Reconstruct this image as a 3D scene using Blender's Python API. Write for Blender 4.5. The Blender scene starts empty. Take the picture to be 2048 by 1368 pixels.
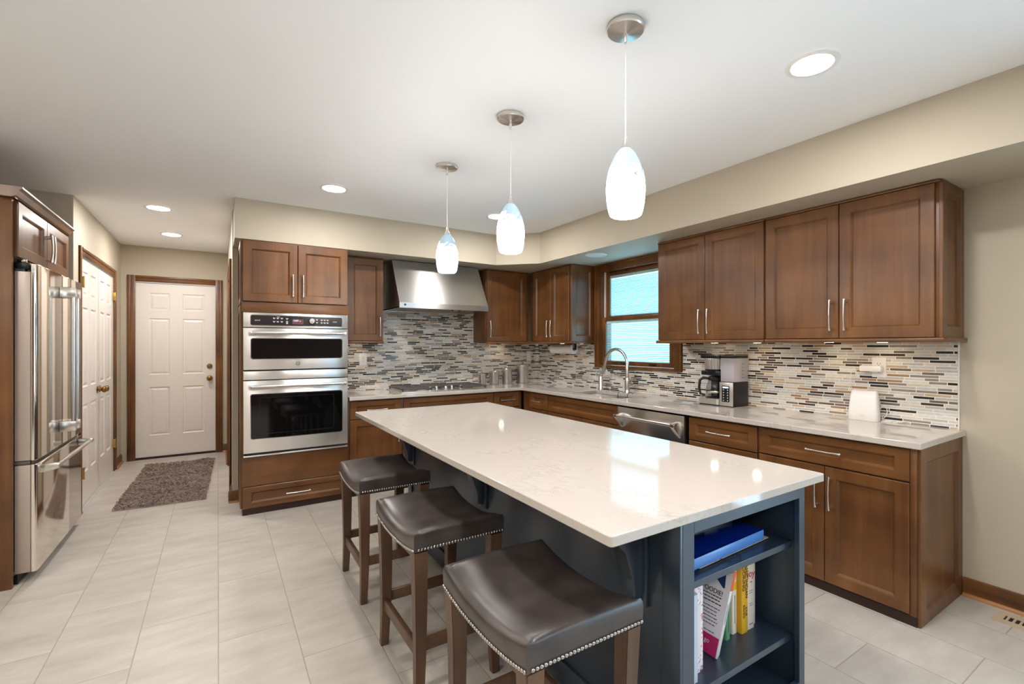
import bpy, bmesh, math, random
from mathutils import Matrix, Vector, Euler
R = math.radians
random.seed(7)
SC = bpy.context.scene
COL = SC.collection

# ------------------------------------------------------------------ camera
cam_d = bpy.data.cameras.new('camera')
cam = bpy.data.objects.new('camera', cam_d)
COL.objects.link(cam)
cam.location = (-3.4618, -5.1621, 1.3881)
cam.rotation_euler = (R(90), 0, -0.5847)
cam_d.sensor_width = 36.0
cam_d.lens = 956.263 / 2048 * 36
cam_d.shift_x = (1024 - 1068.743) / 2048
cam_d.shift_y = (689.584 - 684) / 2048
cam_d.clip_start = 0.02
SC.camera = cam

# ------------------------------------------------------------------ sky, exposure
SC.view_settings.view_transform = 'Standard'
SC.view_settings.look = 'None'
SC.view_settings.gamma = 1.0
SC.view_settings.use_curve_mapping = False
SC.view_settings.exposure = 1.1
SC.cycles.use_denoising = True
SC.cycles.max_bounces = 9
SC.cycles.diffuse_bounces = 5
SC.cycles.glossy_bounces = 4
SC.cycles.transmission_bounces = 4
SC.cycles.transparent_max_bounces = 12
SC.cycles.caustics_reflective = False
SC.cycles.caustics_refractive = False
SC.cycles.sample_clamp_indirect = 6.0
SKY = (0.52, 0.79, 1.0)
SKY_STRENGTH = 3.0
CAN_STRENGTH = 120.0
PENDANT_STRENGTH = 15.0
PUCK_STRENGTH = 18.0
world = bpy.data.worlds.new('sky')
SC.world = world
world.use_nodes = True
_n = world.node_tree.nodes['Background']
_n.inputs[0].default_value = (*SKY, 1)
_n.inputs[1].default_value = SKY_STRENGTH


def portal(loc, rot, sx, sy):
    d = bpy.data.lights.new('window_portal', 'AREA')
    d.shape = 'RECTANGLE'
    d.size, d.size_y = sx, sy
    d.cycles.is_portal = True
    o = bpy.data.objects.new('window_portal', d)
    COL.objects.link(o)
    o.location = loc
    o.rotation_euler = rot


portal((0.16, -6.8, 1.1), (0, R(90), 0), 2.15, 2.9)
portal((0.16, -1.755, 1.66), (0, R(90), 0), 1.0, 0.96)

# ------------------------------------------------------------------ materials
def srgb(r, g, b):
    def f(c):
        c /= 255
        return c / 12.92 if c <= .04045 else ((c + .055) / 1.055) ** 2.4
    return (f(r), f(g), f(b), 1)


def new_mat(name):
    m = bpy.data.materials.new(name)
    m.use_nodes = True
    nt = m.node_tree
    return m, nt, nt.nodes['Principled BSDF'], nt.nodes['Material Output']


def N(nt, kind, **kw):
    n = nt.nodes.new(kind)
    for k, v in kw.items():
        setattr(n, k, v)
    return n


def math_node(nt, op, a, b=None, c=None):
    n = N(nt, 'ShaderNodeMath', operation=op)
    for i, v in enumerate((a, b, c)):
        if v is None:
            continue
        if isinstance(v, (int, float)):
            n.inputs[i].default_value = v
        else:
            nt.links.new(v, n.inputs[i])
    return n.outputs[0]


def plain(name, rgb, rough=.5, metal=0, spec=.5, noise=0, nscale=20, coat=0, ior=None):
    m, nt, b, _ = new_mat(name)
    b.inputs['Base Color'].default_value = srgb(*rgb)
    b.inputs['Roughness'].default_value = rough
    b.inputs['Metallic'].default_value = metal
    b.inputs['Specular IOR Level'].default_value = spec
    if ior:
        b.inputs['IOR'].default_value = ior
    if coat:
        b.inputs['Coat Weight'].default_value = coat
        b.inputs['Coat Roughness'].default_value = .1
    if noise:
        tc = N(nt, 'ShaderNodeTexCoord')
        no = N(nt, 'ShaderNodeTexNoise')
        no.inputs['Scale'].default_value = nscale
        no.inputs['Detail'].default_value = 3
        nt.links.new(tc.outputs['Object'], no.inputs['Vector'])
        mx = N(nt, 'ShaderNodeMix', data_type='RGBA')
        c = srgb(*rgb)
        mx.inputs['A'].default_value = tuple(v * (1 - noise) for v in c[:3]) + (1,)
        mx.inputs['B'].default_value = tuple(min(1, v * (1 + noise)) for v in c[:3]) + (1,)
        nt.links.new(no.outputs[0], mx.inputs['Factor'])
        nt.links.new(mx.outputs['Result'], b.inputs['Base Color'])
    return m


def wood(name, dark, light, rough=.34, axis='z', scale=1.0, bump=.03, contrast=(.3, .72)):
    m, nt, b, _ = new_mat(name)
    tc = N(nt, 'ShaderNodeTexCoord')
    oi = N(nt, 'ShaderNodeObjectInfo')
    mp = N(nt, 'ShaderNodeMapping')
    s = [14 * scale] * 3
    s['xyz'.index(axis)] = .9 * scale
    mp.inputs['Scale'].default_value = s
    off = N(nt, 'ShaderNodeVectorMath', operation='SCALE')
    off.inputs[0].default_value = (3.1, 7.7, 5.3)
    nt.links.new(oi.outputs['Random'], off.inputs['Scale'])
    nt.links.new(tc.outputs['Object'], mp.inputs['Vector'])
    nt.links.new(off.outputs[0], mp.inputs['Location'])
    no = N(nt, 'ShaderNodeTexNoise')
    no.inputs['Scale'].default_value = 1.0
    no.inputs['Detail'].default_value = 6
    no.inputs['Roughness'].default_value = .6
    no.inputs['Distortion'].default_value = .5
    nt.links.new(mp.outputs[0], no.inputs['Vector'])
    blot = N(nt, 'ShaderNodeTexNoise')
    blot.inputs['Scale'].default_value = 3.2
    blot.inputs['Detail'].default_value = 2
    nt.links.new(tc.outputs['Object'], blot.inputs['Vector'])
    mixv = math_node(nt, 'ADD', math_node(nt, 'MULTIPLY', no.outputs[0], .5), math_node(nt, 'MULTIPLY', blot.outputs[0], .5))
    cr = N(nt, 'ShaderNodeValToRGB')
    e = cr.color_ramp.elements
    e[0].position, e[0].color = contrast[0], srgb(*dark)
    e[1].position, e[1].color = contrast[1], srgb(*light)
    nt.links.new(mixv, cr.inputs[0])
    nt.links.new(cr.outputs[0], b.inputs['Base Color'])
    b.inputs['Roughness'].default_value = rough
    bp = N(nt, 'ShaderNodeBump')
    bp.inputs['Strength'].default_value = bump
    bp.inputs['Distance'].default_value = .002
    nt.links.new(no.outputs[0], bp.inputs['Height'])
    nt.links.new(bp.outputs[0], b.inputs['Normal'])
    return m


ANISO_ROT = 0.25


def steel(name, rgb, rough, axis='x', streak=.06, bump=.12, brushed=False):
    m, nt, b, _ = new_mat(name)
    b.inputs['Base Color'].default_value = srgb(*rgb)
    b.inputs['Metallic'].default_value = 1
    tc = N(nt, 'ShaderNodeTexCoord')
    mp = N(nt, 'ShaderNodeMapping')
    s = [350.0] * 3
    s['xyz'.index(axis)] = 3
    mp.inputs['Scale'].default_value = s
    nt.links.new(tc.outputs['Object'], mp.inputs['Vector'])
    no = N(nt, 'ShaderNodeTexNoise')
    no.inputs['Scale'].default_value = 1
    no.inputs['Detail'].default_value = 2
    nt.links.new(mp.outputs[0], no.inputs['Vector'])
    if brushed:
        tg = N(nt, 'ShaderNodeTangent', direction_type='UV_MAP')
        tg.uv_map = 'UVMap'
        b.inputs['Anisotropic'].default_value = .92
        b.inputs['Anisotropic Rotation'].default_value = ANISO_ROT
        nt.links.new(tg.outputs[0], b.inputs['Tangent'])
    r = math_node(nt, 'MULTIPLY_ADD', no.outputs[0], streak * 2, rough - streak)
    nt.links.new(r, b.inputs['Roughness'])
    bp = N(nt, 'ShaderNodeBump')
    bp.inputs['Strength'].default_value = bump
    bp.inputs['Distance'].default_value = .0005
    nt.links.new(no.outputs[0], bp.inputs['Height'])
    nt.links.new(bp.outputs[0], b.inputs['Normal'])
    return m


def emit(name, rgb, strength):
    m, nt, b, out = new_mat(name)
    b.inputs['Base Color'].default_value = (.03, .03, .03, 1)
    b.inputs['Emission Color'].default_value = srgb(*rgb)
    b.inputs['Emission Strength'].default_value = strength
    return m


def glass(name, tint=(1, 1, 1), gloss=.04):
    m, nt, b, out = new_mat(name)
    nt.nodes.remove(b)
    tr = N(nt, 'ShaderNodeBsdfTransparent')
    tr.inputs[0].default_value = (*tint, 1)
    gl = N(nt, 'ShaderNodeBsdfGlossy')
    gl.inputs['Roughness'].default_value = .02
    lw = N(nt, 'ShaderNodeLayerWeight')
    fac = math_node(nt, 'MULTIPLY_ADD', math_node(nt, 'POWER', lw.outputs['Facing'], 5.0), 1 - gloss, gloss)
    mx = N(nt, 'ShaderNodeMixShader')
    nt.links.new(fac, mx.inputs[0])
    nt.links.new(tr.outputs[0], mx.inputs[1])
    nt.links.new(gl.outputs[0], mx.inputs[2])
    nt.links.new(mx.outputs[0], out.inputs[0])
    return m


def mat_floor():
    m, nt, b, _ = new_mat('floor_tile')
    tc = N(nt, 'ShaderNodeTexCoord')
    sp = N(nt, 'ShaderNodeSeparateXYZ')
    nt.links.new(tc.outputs['Object'], sp.inputs[0])
    W, L = .315, .668
    u = math_node(nt, 'DIVIDE', math_node(nt, 'ADD', sp.outputs[0], 3.46 + W * 40), W)
    k = math_node(nt, 'FLOOR', u)
    par = math_node(nt, 'MODULO', k, 2.0)              # k counts from x = -3.46 - 40 W
    v = math_node(nt, 'DIVIDE', math_node(nt, 'ADD', sp.outputs[1], 1.825 + L * 30), L)
    v = math_node(nt, 'ADD', v, math_node(nt, 'MULTIPLY', par, .5))
    kv = math_node(nt, 'FLOOR', v)
    fu = math_node(nt, 'FRACT', u)
    fv = math_node(nt, 'FRACT', v)
    du = math_node(nt, 'MULTIPLY', math_node(nt, 'SUBTRACT', .5, math_node(nt, 'ABSOLUTE', math_node(nt, 'SUBTRACT', fu, .5))), W)
    dv = math_node(nt, 'MULTIPLY', math_node(nt, 'SUBTRACT', .5, math_node(nt, 'ABSOLUTE', math_node(nt, 'SUBTRACT', fv, .5))), L)
    d = math_node(nt, 'MINIMUM', du, dv)
    mr = N(nt, 'ShaderNodeMapRange')
    mr.inputs['From Min'].default_value = .0016
    mr.inputs['From Max'].default_value = .0028
    nt.links.new(d, mr.inputs['Value'])
    cb = N(nt, 'ShaderNodeCombineXYZ')
    nt.links.new(k, cb.inputs[0])
    nt.links.new(kv, cb.inputs[1])
    wn = N(nt, 'ShaderNodeTexWhiteNoise')
    nt.links.new(cb.outputs[0], wn.inputs['Vector'])
    mp = N(nt, 'ShaderNodeMapping')
    mp.inputs['Scale'].default_value = (1.2, 3.4, 1)
    mp.inputs['Rotation'].default_value = (0, 0, R(12))
    va = N(nt, 'ShaderNodeVectorMath', operation='ADD')
    nt.links.new(tc.outputs['Object'], va.inputs[0])
    vs = N(nt, 'ShaderNodeVectorMath', operation='SCALE')
    vs.inputs['Scale'].default_value = 9
    nt.links.new(wn.outputs['Color'], vs.inputs[0])
    nt.links.new(vs.outputs[0], va.inputs[1])
    nt.links.new(va.outputs[0], mp.inputs[0])
    no = N(nt, 'ShaderNodeTexNoise')
    no.inputs['Scale'].default_value = 2.4
    no.inputs['Detail'].default_value = 6
    no.inputs['Roughness'].default_value = .62
    nt.links.new(mp.outputs[0], no.inputs['Vector'])
    cr = N(nt, 'ShaderNodeValToRGB')
    e = cr.color_ramp.elements
    e[0].position, e[0].color = .3, srgb(178, 170, 161)
    e[1].position, e[1].color = .72, srgb(203, 196, 187)
    nt.links.new(no.outputs[0], cr.inputs[0])
    mx = N(nt, 'ShaderNodeMix', data_type='RGBA')
    mx.inputs['A'].default_value = srgb(164, 154, 142)
    nt.links.new(mr.outputs[0], mx.inputs['Factor'])
    nt.links.new(cr.outputs[0], mx.inputs['B'])
    nt.links.new(mx.outputs['Result'], b.inputs['Base Color'])
    b.inputs['Roughness'].default_value = .42
    bp = N(nt, 'ShaderNodeBump')
    bp.inputs['Strength'].default_value = .4
    bp.inputs['Distance'].default_value = .002
    nt.links.new(mr.outputs[0], bp.inputs['Height'])
    nt.links.new(bp.outputs[0], b.inputs['Normal'])
    return m


def mat_mosaic(name, axis):
    """thin glass and stone strips of random length, in rows; axis = the wall's horizontal axis"""
    m, nt, b, _ = new_mat(name)
    tc = N(nt, 'ShaderNodeTexCoord')
    sp = N(nt, 'ShaderNodeSeparateXYZ')
    nt.links.new(tc.outputs['Object'], sp.inputs[0])
    H = .0178
    zr = math_node(nt, 'DIVIDE', sp.outputs[2], H)
    row = math_node(nt, 'FLOOR', zr)
    fz = math_node(nt, 'FRACT', zr)
    wr = N(nt, 'ShaderNodeTexWhiteNoise', noise_dimensions='1D')
    nt.links.new(row, wr.inputs['W'])
    w = math_node(nt, 'ADD', math_node(nt, 'DIVIDE', sp.outputs[axis], .108), math_node(nt, 'MULTIPLY', wr.outputs['Value'], 911.0))
    w = math_node(nt, 'ADD', w, math_node(nt, 'MULTIPLY', row, 13.37))
    vc = N(nt, 'ShaderNodeTexVoronoi', voronoi_dimensions='1D', feature='F1')
    ve = N(nt, 'ShaderNodeTexVoronoi', voronoi_dimensions='1D', feature='DISTANCE_TO_EDGE')
    for q in (vc, ve):
        q.inputs['Scale'].default_value = 1
        q.inputs['Randomness'].default_value = .82
        nt.links.new(w, q.inputs['W'])
    dv = math_node(nt, 'MULTIPLY', math_node(nt, 'SUBTRACT', .5, math_node(nt, 'ABSOLUTE', math_node(nt, 'SUBTRACT', fz, .5))), H)
    du = math_node(nt, 'MULTIPLY', ve.outputs['Distance'], .108)
    d = math_node(nt, 'MINIMUM', du, dv)
    mr = N(nt, 'ShaderNodeMapRange')
    mr.inputs['From Min'].default_value = .0017
    mr.inputs['From Max'].default_value = .0025
    nt.links.new(d, mr.inputs['Value'])
    sc = N(nt, 'ShaderNodeSeparateColor')
    nt.links.new(vc.outputs['Color'], sc.inputs[0])
    cr = N(nt, 'ShaderNodeValToRGB')
    cr.color_ramp.interpolation = 'CONSTANT'
    pal = [(0, (212, 214, 211)), (.17, (226, 221, 213)), (.33, (196, 192, 187)), (.46, (150, 139, 131)), (.55, (118, 106, 98)),
           (.64, (58, 50, 46)), (.735, (36, 34, 34)), (.83, (200, 180, 152)), (.91, (168, 134, 98)), (.945, (216, 206, 188))]
    el = cr.color_ramp.elements
    while len(el) < len(pal):
        el.new(.5)
    for e, (p, c) in zip(el, pal):
        e.position = p
        e.color = srgb(*c)
    nt.links.new(sc.outputs[0], cr.inputs[0])
    # stone strips are veined, glass strips clear
    no = N(nt, 'ShaderNodeTexNoise')
    no.inputs['Scale'].default_value = 60
    no.inputs['Detail'].default_value = 3
    nt.links.new(tc.outputs['Object'], no.inputs['Vector'])
    hv = N(nt, 'ShaderNodeHueSaturation')
    nt.links.new(math_node(nt, 'MULTIPLY_ADD', no.outputs[0], .4, .76), hv.inputs['Value'])
    nt.links.new(cr.outputs[0], hv.inputs['Color'])
    mx = N(nt, 'ShaderNodeMix', data_type='RGBA')
    mx.inputs['A'].default_value = srgb(246, 240, 231)
    nt.links.new(mr.outputs[0], mx.inputs['Factor'])
    nt.links.new(hv.outputs[0], mx.inputs['B'])
    nt.links.new(mx.outputs['Result'], b.inputs['Base Color'])
    gl = math_node(nt, 'GREATER_THAN', sc.outputs[1], .45)
    rg = math_node(nt, 'SUBTRACT', .62, math_node(nt, 'MULTIPLY', math_node(nt, 'MULTIPLY', gl, mr.outputs[0]), .52))
    nt.links.new(rg, b.inputs['Roughness'])
    bp = N(nt, 'ShaderNodeBump')
    bp.inputs['Strength'].default_value = .5
    bp.inputs['Distance'].default_value = .0015
    nt.links.new(mr.outputs[0], bp.inputs['Height'])
    nt.links.new(bp.outputs[0], b.inputs['Normal'])
    return m


def mat_quartz():
    m, nt, b, _ = new_mat('white_quartz')
    tc = N(nt, 'ShaderNodeTexCoord')
    mp = N(nt, 'ShaderNodeMapping')
    mp.inputs['Scale'].default_value = (2.4, 1.0, 1)
    mp.inputs['Rotation'].default_value = (0, 0, R(35))
    nt.links.new(tc.outputs['Object'], mp.inputs[0])
    no = N(nt, 'ShaderNodeTexNoise')
    no.inputs['Scale'].default_value = 4.2
    no.inputs['Detail'].default_value = 9
    no.inputs['Roughness'].default_value = .68
    no.inputs['Distortion'].default_value = 1.6
    nt.links.new(mp.outputs[0], no.inputs['Vector'])
    vein = math_node(nt, 'ABSOLUTE', math_node(nt, 'SUBTRACT', no.outputs[0], .5))
    n2 = N(nt, 'ShaderNodeTexNoise')
    n2.inputs['Scale'].default_value = 2.2
    n2.inputs['Detail'].default_value = 3
    nt.links.new(tc.outputs['Object'], n2.inputs['Vector'])
    cr = N(nt, 'ShaderNodeValToRGB')
    e = cr.color_ramp.elements
    e[0].position, e[0].color = 0, srgb(182, 173, 163)
    e[1].position, e[1].color = .022, srgb(203, 195, 187)
    nt.links.new(vein, cr.inputs[0])
    mx = N(nt, 'ShaderNodeMix', data_type='RGBA')
    mx.inputs['A'].default_value = srgb(201, 192, 184)
    nt.links.new(cr.outputs[0], mx.inputs['B'])
    f = N(nt, 'ShaderNodeMapRange')
    f.inputs['From Min'].default_value = .48
    f.inputs['From Max'].default_value = .6
    nt.links.new(n2.outputs[0], f.inputs['Value'])
    nt.links.new(f.outputs[0], mx.inputs['Factor'])
    nt.links.new(mx.outputs['Result'], b.inputs['Base Color'])
    b.inputs['Roughness'].default_value = .07
    b.inputs['IOR'].default_value = 1.62
    return m


def mat_pendant():
    m, nt, b, out = new_mat('art_glass')
    tc = N(nt, 'ShaderNodeTexCoord')
    sp = N(nt, 'ShaderNodeSeparateXYZ')
    nt.links.new(tc.outputs['Object'], sp.inputs[0])
    wv = N(nt, 'ShaderNodeTexNoise')
    wv.inputs['Scale'].default_value = 13
    wv.inputs['Detail'].default_value = 2
    wv.inputs['Distortion'].default_value = 1.2
    nt.links.new(tc.outputs['Object'], wv.inputs['Vector'])
    # blue glass melted into the top, swirling downward
    z = math_node(nt, 'ADD', sp.outputs[2], math_node(nt, 'MULTIPLY', math_node(nt, 'SUBTRACT', wv.outputs[0], .5), .16))
    z = math_node(nt, 'ADD', z, math_node(nt, 'MULTIPLY', sp.outputs[1], -.30))
    mr = N(nt, 'ShaderNodeMapRange')
    mr.inputs['From Min'].default_value = .148
    mr.inputs['From Max'].default_value = .184
    nt.links.new(z, mr.inputs['Value'])
    ln = math_node(nt, 'LESS_THAN', math_node(nt, 'ABSOLUTE', math_node(nt, 'SUBTRACT', z, .157)), .0032)
    mx = N(nt, 'ShaderNodeMix', data_type='RGBA')
    mx.inputs['A'].default_value = (1, .975, .93, 1)
    mx.inputs['B'].default_value = (.0062, .0086, .0105, 1)
    nt.links.new(mr.outputs[0], mx.inputs['Factor'])
    m2 = N(nt, 'ShaderNodeMix', data_type='RGBA')
    m2.inputs['B'].default_value = (.004, .003, .0015, 1)
    nt.links.new(mx.outputs['Result'], m2.inputs['A'])
    nt.links.new(ln, m2.inputs['Factor'])
    m3 = N(nt, 'ShaderNodeMix', data_type='RGBA')
    m3.inputs['A'].default_value = (.85, .85, .85, 1)
    m3.inputs['B'].default_value = (.30, .42, .50, 1)
    nt.links.new(mr.outputs[0], m3.inputs['Factor'])
    m4 = N(nt, 'ShaderNodeMix', data_type='RGBA')
    m4.inputs['B'].default_value = (.22, .15, .08, 1)
    nt.links.new(m3.outputs['Result'], m4.inputs['A'])
    nt.links.new(ln, m4.inputs['Factor'])
    nt.links.new(m4.outputs['Result'], b.inputs['Base Color'])
    b.inputs['Roughness'].default_value = .12
    nt.links.new(m2.outputs['Result'], b.inputs['Emission Color'])
    b.inputs['Emission Strength'].default_value = PENDANT_STRENGTH
    return m


def mat_blind():
    m, nt, b, out = new_mat('blind_slat')
    nt.nodes.remove(b)
    df = N(nt, 'ShaderNodeBsdfDiffuse')
    df.inputs[0].default_value = (.85, .87, .87, 1)
    tl = N(nt, 'ShaderNodeBsdfTranslucent')
    tl.inputs[0].default_value = (.8, .87, .9, 1)
    mx = N(nt, 'ShaderNodeMixShader')
    mx.inputs[0].default_value = .5
    nt.links.new(df.outputs[0], mx.inputs[1])
    nt.links.new(tl.outputs[0], mx.inputs[2])
    nt.links.new(mx.outputs[0], out.inputs[0])
    return m


def mat_tank():
    m, nt, b, out = new_mat('frosted_tank')
    tr = N(nt, 'ShaderNodeBsdfTransparent')
    tr.inputs[0].default_value = (.86, .85, .88, 1)
    b.inputs['Base Color'].default_value = srgb(226, 222, 226)
    b.inputs['Roughness'].default_value = .15
    mx = N(nt, 'ShaderNodeMixShader')
    mx.inputs[0].default_value = .5
    nt.links.new(tr.outputs[0], mx.inputs[1])
    nt.links.new(b.outputs[0], mx.inputs[2])
    nt.links.new(mx.outputs[0], out.inputs[0])
    return m


def mat_leather():
    m, nt, b, _ = new_mat('brown_black_leather')
    tc = N(nt, 'ShaderNodeTexCoord')
    no = N(nt, 'ShaderNodeTexNoise')
    no.inputs['Scale'].default_value = 9
    no.inputs['Detail'].default_value = 4
    nt.links.new(tc.outputs['Object'], no.inputs['Vector'])
    cr = N(nt, 'ShaderNodeValToRGB')
    e = cr.color_ramp.elements
    e[0].position, e[0].color = .35, srgb(50, 43, 40)
    e[1].position, e[1].color = .7, srgb(74, 64, 60)
    nt.links.new(no.outputs[0], cr.inputs[0])
    nt.links.new(cr.outputs[0], b.inputs['Base Color'])
    b.inputs['Roughness'].default_value = .34
    b.inputs['Specular IOR Level'].default_value = .75
    vo = N(nt, 'ShaderNodeTexVoronoi')
    vo.inputs['Scale'].default_value = 420
    nt.links.new(tc.outputs['Object'], vo.inputs['Vector'])
    bp = N(nt, 'ShaderNodeBump')
    bp.inputs['Strength'].default_value = .1
    bp.inputs['Distance'].default_value = .001
    nt.links.new(vo.outputs['Distance'], bp.inputs['Height'])
    n3 = N(nt, 'ShaderNodeTexNoise')
    n3.inputs['Scale'].default_value = 7
    nt.links.new(tc.outputs['Object'], n3.inputs['Vector'])
    b2 = N(nt, 'ShaderNodeBump')
    b2.inputs['Strength'].default_value = .25
    b2.inputs['Distance'].default_value = .01
    nt.links.new(n3.outputs[0], b2.inputs['Height'])
    nt.links.new(bp.outputs[0], b2.inputs['Normal'])
    nt.links.new(b2.outputs[0], b.inputs['Normal'])
    return m


def mat_floral():
    m, nt, b, _ = new_mat('floral_paper')
    tc = N(nt, 'ShaderNodeTexCoord')
    no = N(nt, 'ShaderNodeTexNoise')
    no.inputs['Scale'].default_value = 95
    no.inputs['Detail'].default_value = 2
    nt.links.new(tc.outputs['Object'], no.inputs['Vector'])
    cr = N(nt, 'ShaderNodeValToRGB')
    e = cr.color_ramp.elements
    e[0].position, e[0].color = .52, srgb(238, 236, 240)
    e[1].position, e[1].color = .62, srgb(206, 120, 150)
    nt.links.new(no.outputs[0], cr.inputs[0])
    nt.links.new(cr.outputs[0], b.inputs['Base Color'])
    return m


M = {}
M['wall'] = plain('wall_paint', (188, 178, 159), .6, noise=.02, nscale=3)
M['ceiling'] = plain('ceiling_paint', (246, 249, 252), .7)
M['rear_wall'] = plain('brick_brown_wall', (120, 92, 78), .8, noise=.2, nscale=14)
M['backdrop'] = plain('pale_grey_backdrop', (208, 214, 207), .7)
M['white'] = plain('white_paint', (232, 226, 220), .35)
M['white_plastic'] = plain('white_plastic', (240, 238, 235), .3)
M['dark_hole'] = plain('dark_slot', (25, 23, 21), .8)
M['floor'] = mat_floor()
M['mosaic_x'] = mat_mosaic('mosaic_back', 0)
M['mosaic_y'] = mat_mosaic('mosaic_side', 1)
CD, CL = (74, 42, 20), (135, 90, 49)
M['cab'] = wood('stained_maple', CD, CL, .33, 'z')
M['cab_h'] = wood('stained_maple_crosswise', CD, CL, .33, 'x')
M['toe'] = plain('toe_kick_stain', (48, 24, 14), .5)
M['oak'] = wood('stained_pine_trim', (54, 28, 9), (138, 87, 38), .36, 'z', 1.8)
M['oak_x'] = wood('stained_pine_trim_x', (54, 28, 9), (138, 87, 38), .36, 'x', 1.8)
M['oak_y'] = wood('stained_pine_trim_y', (54, 28, 9), (138, 87, 38), .36, 'y', 1.8)
M['shoe'] = plain('light_shoe_moulding', (170, 118, 68), .4)
M['stool_wood'] = wood('walnut_stool_wood', (72, 50, 36), (118, 88, 66), .42, 'z', 1.6)
M['quartz'] = mat_quartz()
M['steel'] = steel('brushed_steel', (228, 225, 221), .30, 'x', .04, .1, True)
M['steel_y'] = steel('brushed_steel_y', (216, 212, 208), .22, 'y')
M['fridge'] = steel('fridge_steel', (238, 231, 222), .10, 'y', .02, 0)
M['fridge_side'] = plain('fridge_side_grey', (184, 168, 156), .42, .3)
M['nickel'] = plain('brushed_nickel', (226, 222, 216), .27, 1)
M['chrome'] = plain('polished_nickel', (215, 210, 205), .13, 1)
M['bright_metal'] = steel('bright_brushed_metal', (226, 222, 218), .36, 'z')
M['brass'] = plain('antique_brass', (150, 116, 70), .25, 1)
M['gold'] = plain('brass_hinge', (196, 160, 90), .3, 1)
M['black_glass'] = plain('black_glass', (10, 10, 11), .05, 0, .5)
M['panel_glass'] = plain('control_glass', (46, 42, 44), .15)
M['black'] = plain('black_plastic', (18, 18, 19), .35)
M['iron'] = plain('cast_iron', (92, 84, 81), .4)
M['island'] = plain('navy_island_paint', (44, 58, 74), .3, 0, .9, noise=.05, nscale=6)
M['leather'] = mat_leather()
M['nail'] = plain('nailhead_pewter', (190, 186, 182), .25, 1)
M['pane'] = glass('clear_pane')
M['low_e'] = glass('coated_pane', (.88, .97, .98))
M['tank'] = mat_tank()
M['carafe'] = glass('carafe_glass', (.75, .78, .8))
M['blind'] = mat_blind()
M['can_lens'] = emit('lamp_lens', (255, 250, 245), CAN_STRENGTH)
M['puck'] = emit('puck_lens', (255, 232, 200), PUCK_STRENGTH)
M['dead_lens'] = plain('unlit_lens', (238, 238, 238), .4)
M['art'] = mat_pendant()
M['rug'] = plain('taupe_shag', (168, 150, 141), .9, noise=.22, nscale=14)
M['vent'] = plain('tan_register', (196, 176, 150), .45)
M['display'] = emit('oven_display', (120, 20, 18), .35)
M['digits'] = emit('display_digits', (190, 215, 255), 1.3)
M['print_white'] = plain('white_print', (215, 213, 210), .5)
M['paper'] = plain('white_paper', (232, 228, 222), .7)
M['cord_white'] = plain('white_cord', (235, 232, 228), .4)
M['blue_plastic'] = plain('blue_folder_plastic', (8, 38, 130), .16)
M['clear_blue'] = plain('glossy_blue_edge', (92, 142, 214), .2)
M['card'] = plain('tan_card', (206, 184, 166), .6)
M['grey_card'] = plain('grey_label', (150, 152, 148), .5)
M['pale_blue'] = plain('pale_blue_binder', (196, 210, 226), .4)
M['floral'] = mat_floral()
M['magenta'] = plain('magenta_print', (186, 30, 96), .4)
M['cover'] = plain('magazine_cover', (226, 222, 224), .25)
M['navy_print'] = plain('navy_print', (28, 54, 104), .4)
M['ink'] = plain('black_ink', (30, 28, 30), .5)
M['orange'] = plain('orange_print', (226, 92, 40), .4)
M['green_book'] = plain('green_spine', (98, 150, 110), .4)
M['cream_book'] = plain('cream_spine', (226, 220, 204), .5)
M['yellow_book'] = plain('yellow_spine', (226, 172, 34), .35)
M['joy_book'] = plain('ivory_spine', (232, 224, 212), .4)
M['red_ink'] = plain('red_ink', (196, 40, 36), .4)
M['seam'] = plain('dark_seam', (36, 30, 28), .6)

# ------------------------------------------------------------------ mesh helpers
SHIFT = {}


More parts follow.
